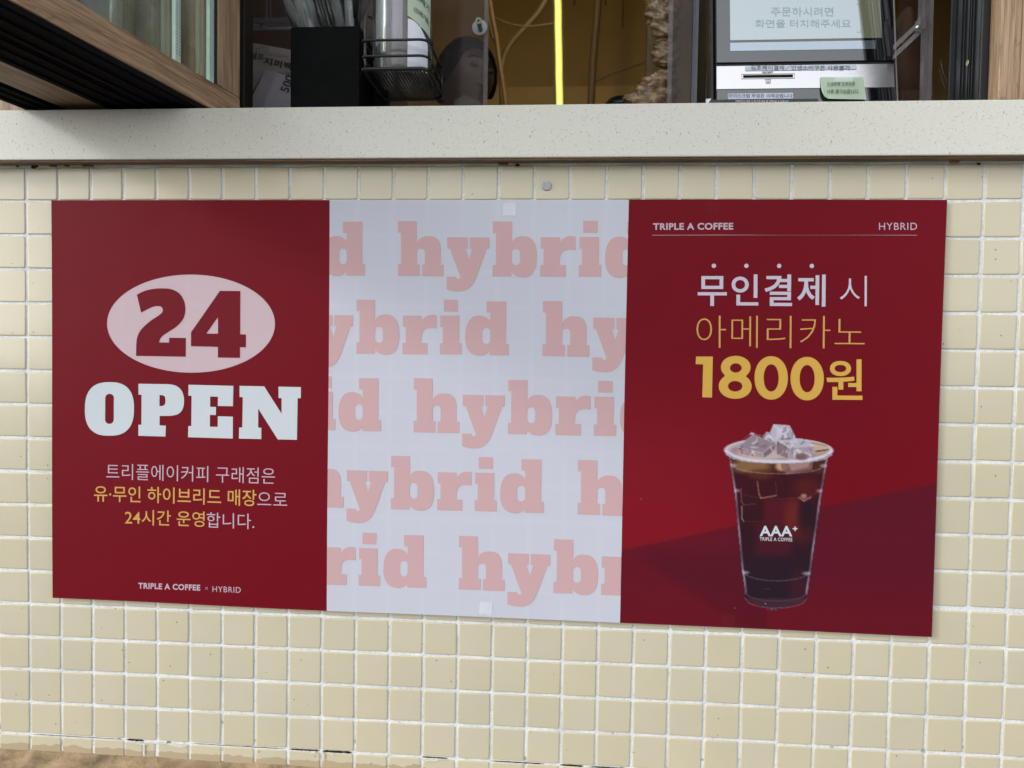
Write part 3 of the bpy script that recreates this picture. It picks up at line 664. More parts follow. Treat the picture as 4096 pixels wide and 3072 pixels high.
# slab letters of the middle panel
s3 = 1.8072
G = {
 'h': ([sm([(528, 187), (664, 188), [(665, 340), (688, 313), (720, 299), (755, 296), (795, 303), (824, 332), (836, 370), (838, 405)], (837, 503), (859, 503), (858, 586), (702, 586), (702, 502), (722, 502), [(723, 420), (720, 402), (711, 390), (694, 387), (677, 391), (668, 403), (666, 420)], (665, 501), (686, 501), (685, 584), (528, 583), (528, 499), (551, 499), (550, 271), (528, 271)])],),
 'y': ([sm([(883, 304), (1033, 305), (1032, 388), (1016, 388), (1040, 466), (1063, 388), (1047, 388), (1047, 305), (1188, 306), (1187, 389), (1167, 389), [(1096, 590), (1072, 640), (1040, 675), (1004, 692), (965, 697), (920, 693), (880, 681)], (880, 589), [(948, 590), (951, 602), (962, 607), (975, 603), (979, 592)], (904, 388), (884, 387)])],),
 'b': ([sm([(1214, 190), (1353, 191), [(1352, 338), (1376, 310), (1405, 299), (1435, 297), (1477, 306), (1510, 337), (1528, 388), (1532, 450), (1526, 515), (1505, 563), (1470, 590), (1430, 597), (1392, 590), (1368, 575), (1349, 556)], (1348, 588), (1211, 588), (1211, 506), (1234, 505), (1236, 275), (1214, 275)]), rrect(1351, 1409, 390, 506, 28)],),
 'r': ([sm([(1560, 305), (1700, 306), [(1701, 343), (1720, 319), (1747, 303), (1780, 297), (1812, 301)], [(1812, 402), (1788, 397), (1757, 397), (1727, 407), (1706, 432), (1699, 470)], (1697, 507), (1742, 507), (1741, 591), (1556, 590), (1556, 507), (1580, 507), (1581, 389), (1560, 389)])],),
 'i': ([[(1840, 303), (1982, 303), (1979, 508), (1999, 508), (1998, 591), (1835, 590), (1835, 508), (1857, 508), (1859, 389), (1840, 389)]], [[(1867, 186), (1973, 187), (1971, 274), (1867, 273)]]),
 'd': ([sm([(1168, 768), (1312, 769), (1308, 1077), (1329, 1078), (1329, 1160), (1191, 1159), [(1191, 1127), (1172, 1148), (1145, 1161), (1115, 1164), (1070, 1153), (1035, 1120), (1018, 1075), (1014, 1018), (1020, 960), (1040, 910), (1072, 880), (1115, 871), (1150, 877), (1175, 891), (1195, 912)], (1195, 851), (1168, 850)]), rrect(1136, 1194, 962, 1076, 28)],),
}
def gp(a, b): return onp(1300 + a / s3, 780 + b / s3)
axd = (gp(1573, 1165) - gp(227, 1144)); period = axd.length + (gp(1211, 588) - gp(528, 583)).length; axd.normalize(); azd = Vector((-axd.z, 0, axd.x))
orig = {}
h0 = gp(528, 583); b2 = gp(227, 1144)
def local(p, o): d = p - o; return d.dot(axd), d.dot(azd)
adv_b = (gp(1211, 588) - h0).dot(axd)
GL = {}
for ch, shapes in G.items():
    o_ = h0 if ch != 'd' else b2 - axd * adv_b
    if ch == 'd': pass
    GL[ch] = [[[local(gp(a, b), o_) for a, b in l] for l in loops] for loops in shapes]
bm = bmesh.new()
rows_ = [(onp(1592.2, 1102.6),), (onp(2170.4, 1424.6),), (onp(1655.3, 1727.8),), (onp(2310, 2058.5),), (onp(1836.2, 2356.5),)]
for (o_,) in rows_:
    for j in (-2, -1, 0, 1):
        base_o = o_ + axd * period * j
        for ch in 'hybrid':
            for loops in GL[ch]:
                pts = [[base_o + axd * a + azd * b for a, b in l] for l in loops]
                xs = [p.x for l in pts for p in l]
                if max(xs) < S1 or min(xs) > S2: continue
                for l in pts:
                    for p in l: p.y = LY
                poly(bm, pts)
clip_x(bm, S2 - .0002, True); clip_x(bm, S1 + .0002, False)
sub('lettering', bm, m_pink, wp)
# right panel lettering
s5 = 1.6707; o5 = (2480, 780)
bm = bmesh.new()
t_at(bm, 'TRIPLE A COFFEE', (221, 236), (755, 234), (221, 190), .034, *o5, s5, space=1.08)
t_at(bm, 'HYBRID', (1728, 233), (1983, 232), (1728, 186), .002, *o5, s5, space=1.1)
zpoly(bm, [[(214, 269), (1985, 266.6), (1985, 269.2), (214, 271.6)]], *o5, s5)
sub('lettering', bm, m_lilac, rpn)
bm = bmesh.new()
for x in (627, 844, 1062, 1280): zpoly(bm, [ellipse(x, 475, 14.5, 14.5, 24)], *o5, s5)
t_at(bm, '무인결제', (520, 743), (1372, 746), (520, 532), .013, *o5, s5, space=1.08)
t_at(bm, '시', (1468, 742), (1648, 743), (1468, 540), -.012, *o5, s5)
sub('lettering', bm, m_wt, rpn)
bm = bmesh.new()
t_at(bm, '아메리카노', (512, 1022), (1634, 1026), (512, 808), -.017, *o5, s5)
sub('lettering', bm, m_gold, rpn)
bm = bmesh.new()
zpoly(bm, [[(510, 1081), (622, 1081), (616, 1355), (551, 1353), (557, 1133), (507, 1132)]], *o5, s5)
up8 = ellipse(775, 1152, 99, 76, 48, 2.05, 138, 402); lo8 = ellipse(771, 1279, 110, 84, 48, 2.05, -50, 230)
zpoly(bm, [up8 + lo8, ellipse(775, 1157, 39, 31, 32), ellipse(771, 1279, 48, 35, 32)], *o5, s5)
for cx, cy in ((1011, 1223), (1251, 1227)): zpoly(bm, [ellipse(cx, cy, 111, 145, 64, 2.1), ellipse(cx, cy, 50, 91, 48, 2.1)], *o5, s5)
t_at(bm, '원', (1380, 1367), (1620, 1368), (1380, 1097), .014, *o5, s5)
sub('lettering', bm, m_gold2, rpn)
bm = bmesh.new(); s6 = 1.8433; o6 = (2700, 1600)
t_at(bm, 'AAA', (622, 1005), (862, 1006), (622, 928), .026, *o6, s6, space=1.06)
for q in ([(865, 944), (900, 944), (900, 953), (865, 953)], [(878, 932), (887, 932), (887, 943.8), (878, 943.8)], [(878, 953.2), (887, 953.2), (887, 965), (878, 965)]): zpoly(bm, [q], *o6, s6)
t_at(bm, 'TRIPLE A COFFEE', (622, 1038), (862, 1043), (622, 1012), .012, *o6, s6, space=1.1)
sub('lettering', bm, m_open, rpn)
# tapes
m_tape = clear('clear_tape', (1, 1, 1, 1), .38, .3, .02, (.90, .92, 1, 1), False)
m_tape2 = clear('clear_tape_on_red', (1, 1, 1, 1), .012, .5, .004, (.5, .2, .25, 1), False)
for cx, cy, m_, lb in ((2039, 838, m_tape, 'clear square tape on the top edge of the white poster panel'), (1944, 2432, m_tape, 'clear square tape on the bottom edge of the white poster panel'),
                       (2850, 832, m_tape2, 'faint clear tape on the top edge of the right red panel'), (2912, 2482, m_tape2, 'faint clear tape near the bottom edge of the right red panel')):
    p = onp(cx, cy, LY2 - .0001); bm = bmesh.new()
    loop = [Vector((p.x + a * .0088, p.y, p.z + b * .0088)) for a, b in rrect(-1, 1, -1, 1, .25)]; f = bm.faces.new([bm.verts.new(q) for q in loop])
    o = obj('tape', bm, m_); ripple(o.data); o['label'] = lb; o['category'] = 'tape'; o['group'] = 'tape squares holding the poster'

# ------------------------------------------------------------------ folding window
fold = thing('folding_window', 'folded wood-framed glazed window sashes jutting out over the left of the counter', 'window', (.27, 0, CT + .008))
ZB = CT + .0085; YO = -.52; YI = .105; ANG = math.atan2(.044, .312)
def sash(xr, th, m_under, first=False, under='gasket', inset=.0):
    """a closed sash leaf folded square to the wall; xr is its right face where it meets the counter front"""
    R = Matrix.Translation((xr, -.014, 0)) @ Matrix.Rotation(-ANG, 4, 'Z')
    def put(name, bm, m, par, **k):
        o = obj(name, bm, m, par, **k)
        if par is fold: o.matrix_local = Matrix.Translation(-fold.location) @ R
        return o
    leaf = put('bottom_rail', box(-th, 0, YO, YI, ZB + .006, ZB + .046, .0015, 2), m_wood, fold)
    put('stile', box(-th + .0002, -.0002, YI - .045, YI + .0004, ZB + .0462, .95, .0015, 2), m_woodz, fold)
    put('stile', box(-th + .0002, -.0002, YO, YO + .052, ZB + .0462, .95, .0015, 2), m_woodz, fold)
    put('glass', box(-.0165, -.0125, YO + .05, YI - .043, ZB + .044, .95), m_glass, fold)
    if first: put('glass', box(-th * .80, -th * .74, YO + .05, YI - .043, ZB + .044, .95), m_glass, fold)
    if under == 'gasket':
        bm = bmesh.new(); bx(bm, -th + .001, -.002, YO, YI, ZB - .001, ZB + .0059)
        for q in (.13, .47, .84): bx(bm, -th * q - .006, -th * q + .003, YO, YI, ZB - .0035, ZB - .0011, .0006, 1)
        put('brush_seal', bm, m_gasket, fold)
    else:
        put('wood_sill_rail', box(-th + .0005, -.0005, YO, YI, ZB - .001, ZB + .0057, .0008, 1), m_wood, fold)
    return R
R1 = sash(.270, .068, m_gasket, True)
sash(.200, .066, m_gasket); sash(.133, .064, None, under='wood'); sash(.0665, .056, m_gasket)
def put1(name, bm, m, R):
    o = obj(name, bm, m, fold); o.matrix_local = Matrix.Translation(-fold.location) @ R; return o
# aluminium spacer bars of the double glazing, with their punched holes
spb = clear('spacer', (.5, .5, .5, 1), .97, .4, .02, col(150, 182, 172, .8), False)
for yb in (.0495, -.026):
    put1('spacer_bar', box(-.0105, -.0050, yb - .0145, yb - .004, ZB + .047, .95), plain('spacer_metal', col(186, 210, 202, .9), .45, .06, 100), R1)
    bm = bmesh.new()
    for i in range(70):
        z = ZB + .058 + i * .0042
        for dy in (-.0115, -.0065): bx(bm, -.0049, -.0047, yb + dy - .0006, yb + dy + .0006, z, z + .0016)
    put1('punched_holes', bm, m_black, R1)
put1('glazing_gasket', box(-.012, -.002, .0458, .0486, ZB + .047, .95), m_black, R1)
put1('glazing_bead', box(-.012, .0006, .0485, .0594, ZB + .0466, .95, .0008, 1), m_woodz, R1)
xh = U(979, 300, .10).x
put_ = part('edge_seal', box(xh - .0055, xh, .10, .13, CT + .0006, 1.3), m_black, fold)

lj = part('side_jamb', box(-.30, U(97, 430, -.004).x, -.004, .09, CT + .0004, 1.3, .001, 1), m_woodz, fold)
# right jamb of the opening
jx0 = U(3800, 400, .09).x; jx1 = U(3952, 400, -.004).x
jamb = thing('window_jamb', 'wood-effect window jamb with black track at the right end of the counter', 'window frame', (jx0, 0, CT))
bm = bmesh.new(); bx(bm, jx0 - .001, jx0 + .004, .0905, .094, CT + .0004, 1.3); part('steel_edge', bm, plain('dark_grey_metal', (.03, .034, .04, 1), .4, .1), jamb)
bm = bmesh.new(); bx(bm, jx0 + .003, jx1, .006, .09, CT + .0004, 1.3)
for q in (.084, .066, .058, .046, .041, .034, .022): bx(bm, jx0 + .0008, jx0 + .0029, q, q + .0015, CT + .0004, 1.3)
bx(bm, jx1 - .012, jx1 - .0003, -.004, .0059, CT + .0004, 1.3, .002, 2); part('black_track', bm, m_black, jamb)
part('jamb_post', box(jx1 + .0002, jx1 + .026, -.027, .1, CT + .0004, 1.3, .001, 1), m_woodz, jamb)
part('jamb_post', box(jx1 + .0264, jx1 + .14, -.0255, .1, CT + .0004, 1.3, .001, 1), m_woodz, jamb)
sp_ = U(3871, 252, .045); sp_.x = jx0 - .0002; bm = bmesh.new(); bmesh.ops.create_uvsphere(bm, u_segments=14, v_segments=8, radius=.0045)
for v_ in bm.verts: v_.co = Vector((v_.co.x * .3, v_.co.y * .8, v_.co.z)) + sp_
part('rivet', bm, plain('brass', (.35, .33, .22, 1), .3, .1, metal=.8), jamb)
# facade beyond and above the opening
m_fac = plain('facade_panel', (.10, .10, .10, 1), .6, .1)
o = obj('facade_wall', box(jx1 + .141, 4.2, -.014, .1, CT + .0004, 2.6), m_fac); o['label'] = 'dark facade panel right of the serving window'; o['category'] = 'wall'
o = obj('facade_wall', box(-3.5, -.30, -.014, .1, CT + .0004, 2.6), m_fac); o['label'] = 'dark facade panel left of the serving window'; o['category'] = 'wall'
o = obj('lintel', box(-.2998, jx1 + .1408, -.014, .1, 1.3004, 2.6), m_fac); o['label'] = 'dark panel above the serving window opening'; o['category'] = 'wall'

# ------------------------------------------------------------------ room behind
m_room = plain('ochre_wall', (.24, .165, .066, 1), .75, .10, 3)
IX0, IX1, IY = -1.6, 3.2, 2.3
obj('back_wall', box(IX0, IX1, IY, IY + .05, -.85, 2.6), m_room, kind='structure')
obj('side_wall', box(IX0 - .05, IX0 - .0005, .1, IY + .05, -.85, 2.6), m_room, kind='structure')
obj('side_wall', box(IX1 + .0005, IX1 + .05, .1, IY + .05, -.85, 2.6), m_room, kind='structure')
obj('ceiling', box(IX0 - .05, IX1 + .05, .1005, IY + .05, 2.6005, 2.65), m_room, kind='structure')
obj('room_floor', box(IX0 - .05, IX1 + .05, .12, IY + .05, -.89, -.8505), plain('floor_tile', (.12, .09, .06, 1), .5), kind='structure')
obj('cladding', box(U(1900, 350, IY - .01).x, U(2560, 350, IY - .01).x, IY - .02, IY - .0005, -.3, U(2300, 345, IY - .02).z), plain('ochre_board', (.33, .235, .10, 1), .7, .08, 4), kind='structure')
m_groove = plain('groove', (.03, .02, .008, 1), .8)
bm = bmesh.new()
for x in (2295, 2420, 2490):
    a = U(x, 0, IY - .004); bx(bm, a.x, a.x + .006, IY - .004, IY - .0005, a.z - .02, a.z + .7) if x != 2490 else bx(bm, a.x, a.x + .005, IY - .004, IY - .0005, U(2480, 110, IY).z, a.z + .7)
obj('wall_seam', bm, m_groove, kind='structure')
# lit strip
m_led = bpy.data.materials.new('lit_strip'); m_led.use_nodes = True; pl_ = P(m_led)
pl_.inputs['Base Color'].default_value = (.1, .1, .1, 1); pl_.inputs['Emission Color'].default_value = (1, .68, .17, 1); pl_.inputs['Emission Strength'].default_value = .58
m_led2 = bpy.data.materials.new('lit_strip_edge'); m_led2.use_nodes = True; pl_ = P(m_led2)
pl_.inputs['Base Color'].default_value = (.1, .1, .02, 1); pl_.inputs['Emission Color'].default_value = (.72, .74, .02, 1); pl_.inputs['Emission Strength'].default_value = .46
YL = .85
led = thing('light_strip', 'glowing yellow vertical light strip in the dark window', 'strip light', U(2238, 420, YL))
def slant(bm, p0, p1, w0, d, n=5, wob=0):
    prev = None
    for i in range(n + 1):
        t = i / n; c = p0.lerp(p1, t); c.x += wob * math.sin(i * 2.3)
        ring = [bm.verts.new(c + Vector(q)) for q in ((-w0 / 2, 0, 0), (w0 / 2, 0, 0), (w0 / 2, d, 0), (-w0 / 2, d, 0))]
        if prev:
            for k in range(4): bm.faces.new((prev[k], prev[(k + 1) % 4], ring[(k + 1) % 4], ring[k]))
        else: bm.faces.new(ring[::-1])
        prev = ring
    bm.faces.new(prev); bmesh.ops.recalc_face_normals(bm, faces=bm.faces[:]); return bm
p0, p1 = U(2238, 440, YL), U(2228, -160, YL)
part('diffuser', slant(bmesh.new(), p0, p1, .0125, .006, 9, .0004), m_led, led)
part('glowing_edge', slant(bmesh.new(), p0 + Vector((.0078, .001, 0)), p1 + Vector((.0078, .001, 0)), .0022, .004, 9, .0004), m_led2, led)
part('glowing_edge', slant(bmesh.new(), p0 + Vector((-.0074, .001, 0)), p1 + Vector((-.0074, .001, 0)), .0012, .004, 9, .0004), m_led2, led)
part('housing', slant(bmesh.new(), p0 + Vector((0, .010, 0)), p1 + Vector((0, .010, 0)), .026, .01), plain('olive_channel', (.05, .04, .012, 1), .5), led)
la = bpy.data.lights.new('light_strip_fill', 'AREA'); la.shape = 'RECTANGLE'; la.size = .04; la.size_y = 1.2; la.energy = 1.8; la.color = (1, .72, .30)  # added area lamp behind the strip housing, facing back to brighten the wall
lo = bpy.data.objects.new('light_strip_fill', la); C.objects.link(lo); lo.location = p0.lerp(p1, .9) + Vector((0, .024, .35)); lo.rotation_euler = (math.radians(90), 0, 0)
# pipes and cables
m_hose = plain('tan_hose', (.085, .056, .026, 1), .7, .12, 20); m_hose2 = plain('dim_pipe', (.055, .038, .018, 1), .7, .1, 10)
def line(name, label, cat, pts, Y, r, m, n=10):
    bm = bmesh.new(); tube(bm, smooth_path([U(x, y, Y) for x, y in pts], 6), r, n); o = obj(name, bm, m); o['label'] = label; o['category'] = cat; return o
line('hose', 'taped tan hose hanging beside the acrylic edge', 'hose', [(1950, -60), (1968, 60), (1985, 150), (1998, 250), (2012, 340), (2026, 450)], 1.1, .0065, m_hose)
line('hose', 'thin tan hose running behind the taped hose', 'hose', [(1940, -40), (1962, 120), (1990, 190), (2000, 300), (2005, 450)], 1.13, .0045, m_hose)
line('hose', 'thick hose sloping up to the right behind the person', 'hose', [(2210, -50), (2160, 40), (2100, 110), (2050, 165), (2018, 220), (2004, 290)], 1.2, .0085, m_hose2)
line('cable', 'thin cable sagging between the hoses and the light strip', 'cable', [(1975, 70), (2040, 95), (2110, 105), (2180, 98), (2225, 92)], 1.15, .0025, m_hose2)
line('pipe', 'vertical pipe right of the light strip', 'pipe', [(2398, -80), (2385, 100), (2372, 250), (2362, 460)], 1.5, .0125, m_hose2)
line('cable', 'thin cable rising to the right of the vertical pipe', 'cable', [(2385, 325), (2460, 290), (2540, 262), (2600, 240)], 1.5, .003, m_hose2)
bm = bmesh.new(); c0 = U(2490, 430, .7); bmesh.ops.create_uvsphere(bm, u_segments=20, v_segments=12, radius=1)
for v_ in bm.verts: v_.co = Vector((v_.co.x * .045, v_.co.y * .04, max(-.2, v_.co.z) * .020 + (.004 if v_.co.z > .7 else 0))) + c0
for f in bm.faces: f.smooth = True
o = obj('serving_bowl', bm, m_black); o['label'] = 'low black upturned bowl just above the counter edge'; o['category'] = 'bowl'

# ------------------------------------------------------------------ kiosk
KY = .16
KT = math.radians(9); KPIV = Vector((0, KY, CT)); KR3 = Matrix.Rotation(-KT, 3, 'X')      # leans back from its foot
if (KR3 @ Vector((0, 0, 1))).y < 0: KR3 = Matrix.Rotation(KT, 3, 'X')
KM = Matrix.Translation(KPIV) @ KR3.to_4x4() @ Matrix.Translation(-KPIV)
def kp(x, y, dy=0.):
    d = RM @ Vector(((x - 2048) / F, 1, -(y - 1536) / F)); o_ = Vector((CX, CY, CZ)); n_v = KR3 @ Vector((0, -1, 0))
    p = o_ + d * ((KPIV + n_v * dy - o_).dot(n_v) / d.dot(n_v)); p = KR3.transposed() @ (p - KPIV) + KPIV; p.y = KY - dy; return p
def krect(x0, x1, y0, y1, dy, th=.0008, bev=0):
    a, b = kp(x0, y1, dy), kp(x1, y0, dy); return box(a.x, b.x, KY - dy, KY - dy + th, a.z, b.z, bev, 2)
kiosk = thing('order_kiosk', 'black self-order kiosk with tilted glare on its screen behind the counter', 'kiosk', (kp(2866, 400).x, KY, CT))
KL, KR = kp(2866, 300).x, kp(3577, 300).x
m_kb = plain('kiosk_glass', (.006, .006, .008, 1), .06, .1, 10, spec=1.0, Coat_Weight=1., Coat_IOR=2.15, Coat_Roughness=.02, Coat_Tint=(.86, .94, 1, 1))
part('body', box(KL - .0015, KR + .0015, KY + .0005, KY + .04, CT + .012, .62, .003, 2), m_black, kiosk)
part('bezel_glass', box(KL, KR, KY - .003, KY, kp(3000, 252).z, .62), m_kb, kiosk)
# the lit display
m_scr = bpy.data.materials.new('lit_display'); m_scr.use_nodes = True; ps = P(m_scr)
ps.inputs['Base Color'].default_value = (.50, .60, .68, 1); ps.inputs['Metallic'].default_value = .85; ps.inputs['Roughness'].default_value = .035; ps.inputs['Specular IOR Level'].default_value = 1.; ps.inputs['IOR'].default_value = 1.9
ps.inputs['Coat Weight'].default_value = .6; ps.inputs['Coat IOR'].default_value = 1.6; ps.inputs['Coat Roughness'].default_value = .03
ps.inputs['Emission Strength'].default_value = .32; ps.inputs['Emission Color'].default_value = (.085, .072, .010, 1)
sc_o = part('display', krect(2921, 3505, -500, 161, .0034, .0003), m_scr, kiosk)
m_bar = m_scr.copy(); m_bar.name = 'lit_task_bar'; P(m_bar).inputs['Emission Color'].default_value = (.012, .013, .020, 1)
part('task_bar', krect(2921, 3503, 161.2, 204, .0034, .0003), m_bar, kiosk)
m_ink = plain('dark_ink', (.015, .015, .02, 1), .6); m_faint = mat('faint_glyphs', (.40, .485, .56, 1), .05, metal=.85)
def ktext(bm, body, x0, x1, yb, yt, dy, off=0., slope=0., **k):
    text_on(bm, body, kp(x0, yb, dy), kp(x1, yb + slope, dy), kp(x0, yt, dy), off, **k)
bm = bmesh.new(); g5 = 2.765
ktext(bm, '주문하시려면', 2600 + 1340 / g5, 2600 + 2030 / g5, 180 / g5, 78 / g5, .0038, .004)
ktext(bm, '화면을 터치해주세요', 2600 + 1165 / g5, 3296 + 300 / g5, 306 / g5, 215 / g5, .0038, .004)
for x0, y0, sx_, sy_ in ((3441, 16, -1, 1), (3444, 128, -1, -1)):
    a = kp(x0, y0, .0038); 
    bx(bm, a.x - .006, a.x, a.y, a.y + .0001, a.z - .0004, a.z + .0004); bx(bm, a.x - .0008, a.x, a.y - .0001, a.y + .0001, min(a.z, a.z - sy_ * .006), max(a.z, a.z - sy_ * .006))
sub('lettering', bm, m_faint, sc_o)
plate = part('steel_plate', krect(2867, 3576, 254, 357, .0042, .004, .0004), m_metal, kiosk)
bm = krect(2973, 3172, 298, 311, .0046, .0003); sub('receipt_slot', bm, m_gasket, plate)
bm = bmesh.new()
a, b_ = kp(2973, 311, .0046), kp(3172, 298, .0046)
for q in ((a.x - .0025, b_.x + .0025, b_.z + .0012, b_.z + .0020), (a.x - .0025, b_.x + .0025, a.z - .0020, a.z - .0012)): bx(bm, q[0], q[1], KY - .0050, KY - .0044, q[2], q[3])
for q in ((a.x - .0028, a.x - .0020), (b_.x + .0020, b_.x + .0028)): bx(bm, q[0], q[1], KY - .0050, KY - .0044, a.z - .0020, b_.z + .0020)
sub('slot_rim', bm, plain('slot_rim', (.5, .5, .52, 1), .3, .05, metal=.9), plate)
bm = bmesh.new(); ktext(bm, 'RECEIPT', 2600 + 1245 / g5, 2600 + 1365 / g5, 811 / g5, 790 / g5, .0046, .02)
for q in ([(1272, 878), (1340, 878), (1340, 882), (1272, 882)], [(1280, 882), (1284, 882), (1284, 912), (1280, 908)], [(1330, 882), (1334, 882), (1334, 924), (1330, 924)], [(1290, 920), (1334, 920), (1334, 924), (1290, 924)], [(1280, 908), (1284, 906), (1294, 920), (1290, 924)], [(1292, 893), (1324, 893), (1324, 896), (1292, 896)], [(1292, 902), (1324, 902), (1324, 905), (1292, 905)], [(1298, 911), (1324, 911), (1324, 914), (1298, 914)]):
    poly(bm, [[kp(2600 + x / g5, y / g5, .0046) for x, y in q]])
sub('lettering', bm, m_ink, plate)
part('lower_fascia', box(KL, KR, KY - .0030, KY, CT + .004, kp(3000, 358).z), m_kb, kiosk)
part('side_strip', box(KR + .0016, KR + .0040, KY - .003, KY + .04, CT + .010, .62, .0006, 1), plain('grey_side_trim', (.16, .15, .15, 1), .5, .1), kiosk)
part('side_strip', box(KL - .0090, KL - .0020, KY + .006, KY + .04, CT + .010, .62, .002, 1), plain('brown_strip', (.02, .012, .010, 1), .35), kiosk)
def sticker(name, label, x0, x1, y0, y1, dy, m, lines, cat='sticker', r=0):
    root = thing(name, label, cat, kp(x0, y1, dy)); a, b = kp(x0, y1, dy), kp(x1, y0, dy)
    part('paper', box(a.x, b.x, KY - dy, KY - dy + .0003, a.z, b.z), m, root)
    bm = bmesh.new()
    for body, tx0, tx1, tb, tt, off in lines: ktext(bm, body, tx0, tx1, tb, tt, dy + .0003, off)
    part('lettering', bm, m_ink, root); return root
m_lab = plain('label_paper', col(206, 214, 232, .85), .5, .03)
sticker('sticker', 'long white label with black lettering above the receipt slot', 2982, 3426, 259, 283, .0052, m_lab, [('김포페이결제／민생소비쿠폰 사용불가', 3003, 3401, 280.5, 261, .006)])
sticker('sticker', 'short white label low on the kiosk under its steel plate', 2912, 3172, 371, 397, .0034, m_lab, [('아이스크림 뚜껑은 미제공됩니다', 2914, 3170, 391, 375, .004)])
bro = thing('notice_strip', 'dark notice strip with small white lettering at the kiosk foot', 'sign', kp(2825, 425, .03))
a, b_ = kp(2828, 440, .012), kp(3272, 394, .012); part('board', box(a.x, b_.x, KY - .012, KY - .0105, CT + .005, b_.z, .0004, 1), plain('dark_board', (.03, .032, .036, 1), .3, .1), bro)
bm = bmesh.new(); ktext(bm, '아메리카노 주문 시 세 가지 원두 중 선택하실 수 있습니다', 2942, 3154, 408, 400.5, .0124, 0); part('lettering', bm, m_paper, bro)
bm = bmesh.new(); bm.faces.new([bm.verts.new(kp(x, y, .0128)) for x, y in ((2823, 412), (2824, 396), (2846, 394), (2834, 411))]); part('torn_tape', bm, m_paper, bro)
# sticky note
m_note = plain('green_note', col(190, 210, 188, .85), .75, .04, 20)
note = thing('sticky_note', 'green sticky note with handwriting taped on the kiosk plate', 'sticky note', kp(3285, 400, .006))
nb = bmesh.new(); o4 = 2.4687
def kn(u, v, dy=.006): return kp(3200 + u / o4, v / o4, dy)
loop = [kn(203, 762), kn(204, 840), kn(212, 905), kn(224, 945), kn(242, 968), kn(280, 980), kn(655, 983), kn(640, 870), kn(624, 762)]
for i, q in enumerate(loop): q.y -= (.003 if i in (3, 4) else .0015 if i in (2, 5) else 0)
bmesh.ops.triangulate(nb, faces=[nb.faces.new([nb.verts.new(q) for q in loop])]); part('note_paper', nb, m_note, note)
bm = bmesh.new()
def ntext(body, x0, x1, yb, yt, sl): text_on(bm, body, kn(x0, yb, .0095), kn(x1, yb + sl, .0095), kn(x0 + 6, yt, .0095), .006, slant=0)
ntext('민생회복 소비쿠폰', 266, 540, 852, 810, -2); ntext('사용 불가능합니다.', 260, 580, 922, 878, 2)
part('lettering', bm, m_ink, note)
bm = bmesh.new(); bm.faces.new([bm.verts.new(kn(x, y, .0098)) for x, y in ((342, 808), (528, 806), (524, 752), (342, 756))]); part('clear_tape', bm, m_tape, note)

bpy.context.view_layer.update()
for o in bpy.data.objects:
    if o.parent is None and o.type == 'EMPTY' and (o is kiosk or o is bro or o is note or (o.name.startswith('sticker'))): o.matrix_world = KM @ o.matrix_world
bpy.context.view_layer.update()
# ------------------------------------------------------------------ black box with straws
BXL, BXR = U(1162, 300, .08).x, U(1437, 300, .08).x; BZ1 = U(1300, 106, .08).z
hb = thing('straw_box', 'plain black box holding wrapped straws on the counter', 'box', (BXL, .08, CT))
bm = bmesh.new(); T = .003
bx(bm, BXL, BXR, .08, .08 + T, CT + .001, BZ1, .0006, 1); bx(bm, BXL, BXR, .165, .168, CT + .001, BZ1, .0006, 1)
bx(bm, BXL, BXL + T, .0832, .1648, CT + .001, BZ1, .0006, 1); bx(bm, BXR - T, BXR, .0832, .1648, CT + .001, BZ1 , .0006, 1); bx(bm, BXL + .0032, BXR - .0032, .0832, .1648, CT + .001, CT + .004)
part('box_shell', bm, m_blackbox, hb)
m_swd = clear('dark_sleeve', (.86, .87, .87, 1), .015, .12, .03, (.6, .62, .66, 1), False); m_sd = plain('black_straw', (.006, .006, .007, 1), .25, .1, spec=.7); m_sc = clear('clear_straw', (.84, .88, .87, 1), .22, .15, .12, (.50, .55, .55, 1), False); m_sw = clear('straw_sleeve', (.94, .95, .95, 1), .13, .12, .10, (.75, .78, .82, 1), False)
ORD = ['leftmost'] + [w_ + ' from the left' for w_ in 'second third fourth fifth sixth seventh eighth ninth tenth eleventh twelfth thirteenth fourteenth fifteenth sixteenth seventeenth eighteenth nineteenth twentieth twenty-first twenty-second'.split()] + ['rightmost']
def straw(x0, y0, x1, y1, Yb, Yt, dark, r=.0042, lab=''):
    a = U(x0, y0, Yb); b = U(x1, y1, Yt); d = (b - a); d2 = d * 1.7
    o = thing('straw', ('black' if dark else 'clear') + ' wrapped straw, ' + lab + ' at the rim of the black box', 'straw', a, 'wrapped straws in the black box')
    bm = bmesh.new(); tube(bm, [a - d * .25, a + d2], r, 10); part('straw_tube', bm, m_sd if dark else m_sc, o)
    q = random.Random(int(x0)); w_ = r * 1.5; bm = bmesh.new(); n = 5; prev = None
    for i in range(n + 1):
        c_ = (a - d * .2).lerp(a + d2 * 1.02, i / n); k1 = bm.verts.new(c_ + Vector((-w_, -r * 1.15 + q.uniform(-.0005, .0005), 0))); k2 = bm.verts.new(c_ + Vector((0, -r * 1.35, 0))); k3 = bm.verts.new(c_ + Vector((w_, -r * 1.0 + q.uniform(-.0005, .0005), 0)))
        if prev: bm.faces.new((prev[0], prev[1], k2, k1)); bm.faces.new((prev[1], prev[2], k3, k2))
        prev = (k1, k2, k3)
    part('sleeve', bm, m_swd if dark else m_sw, o)
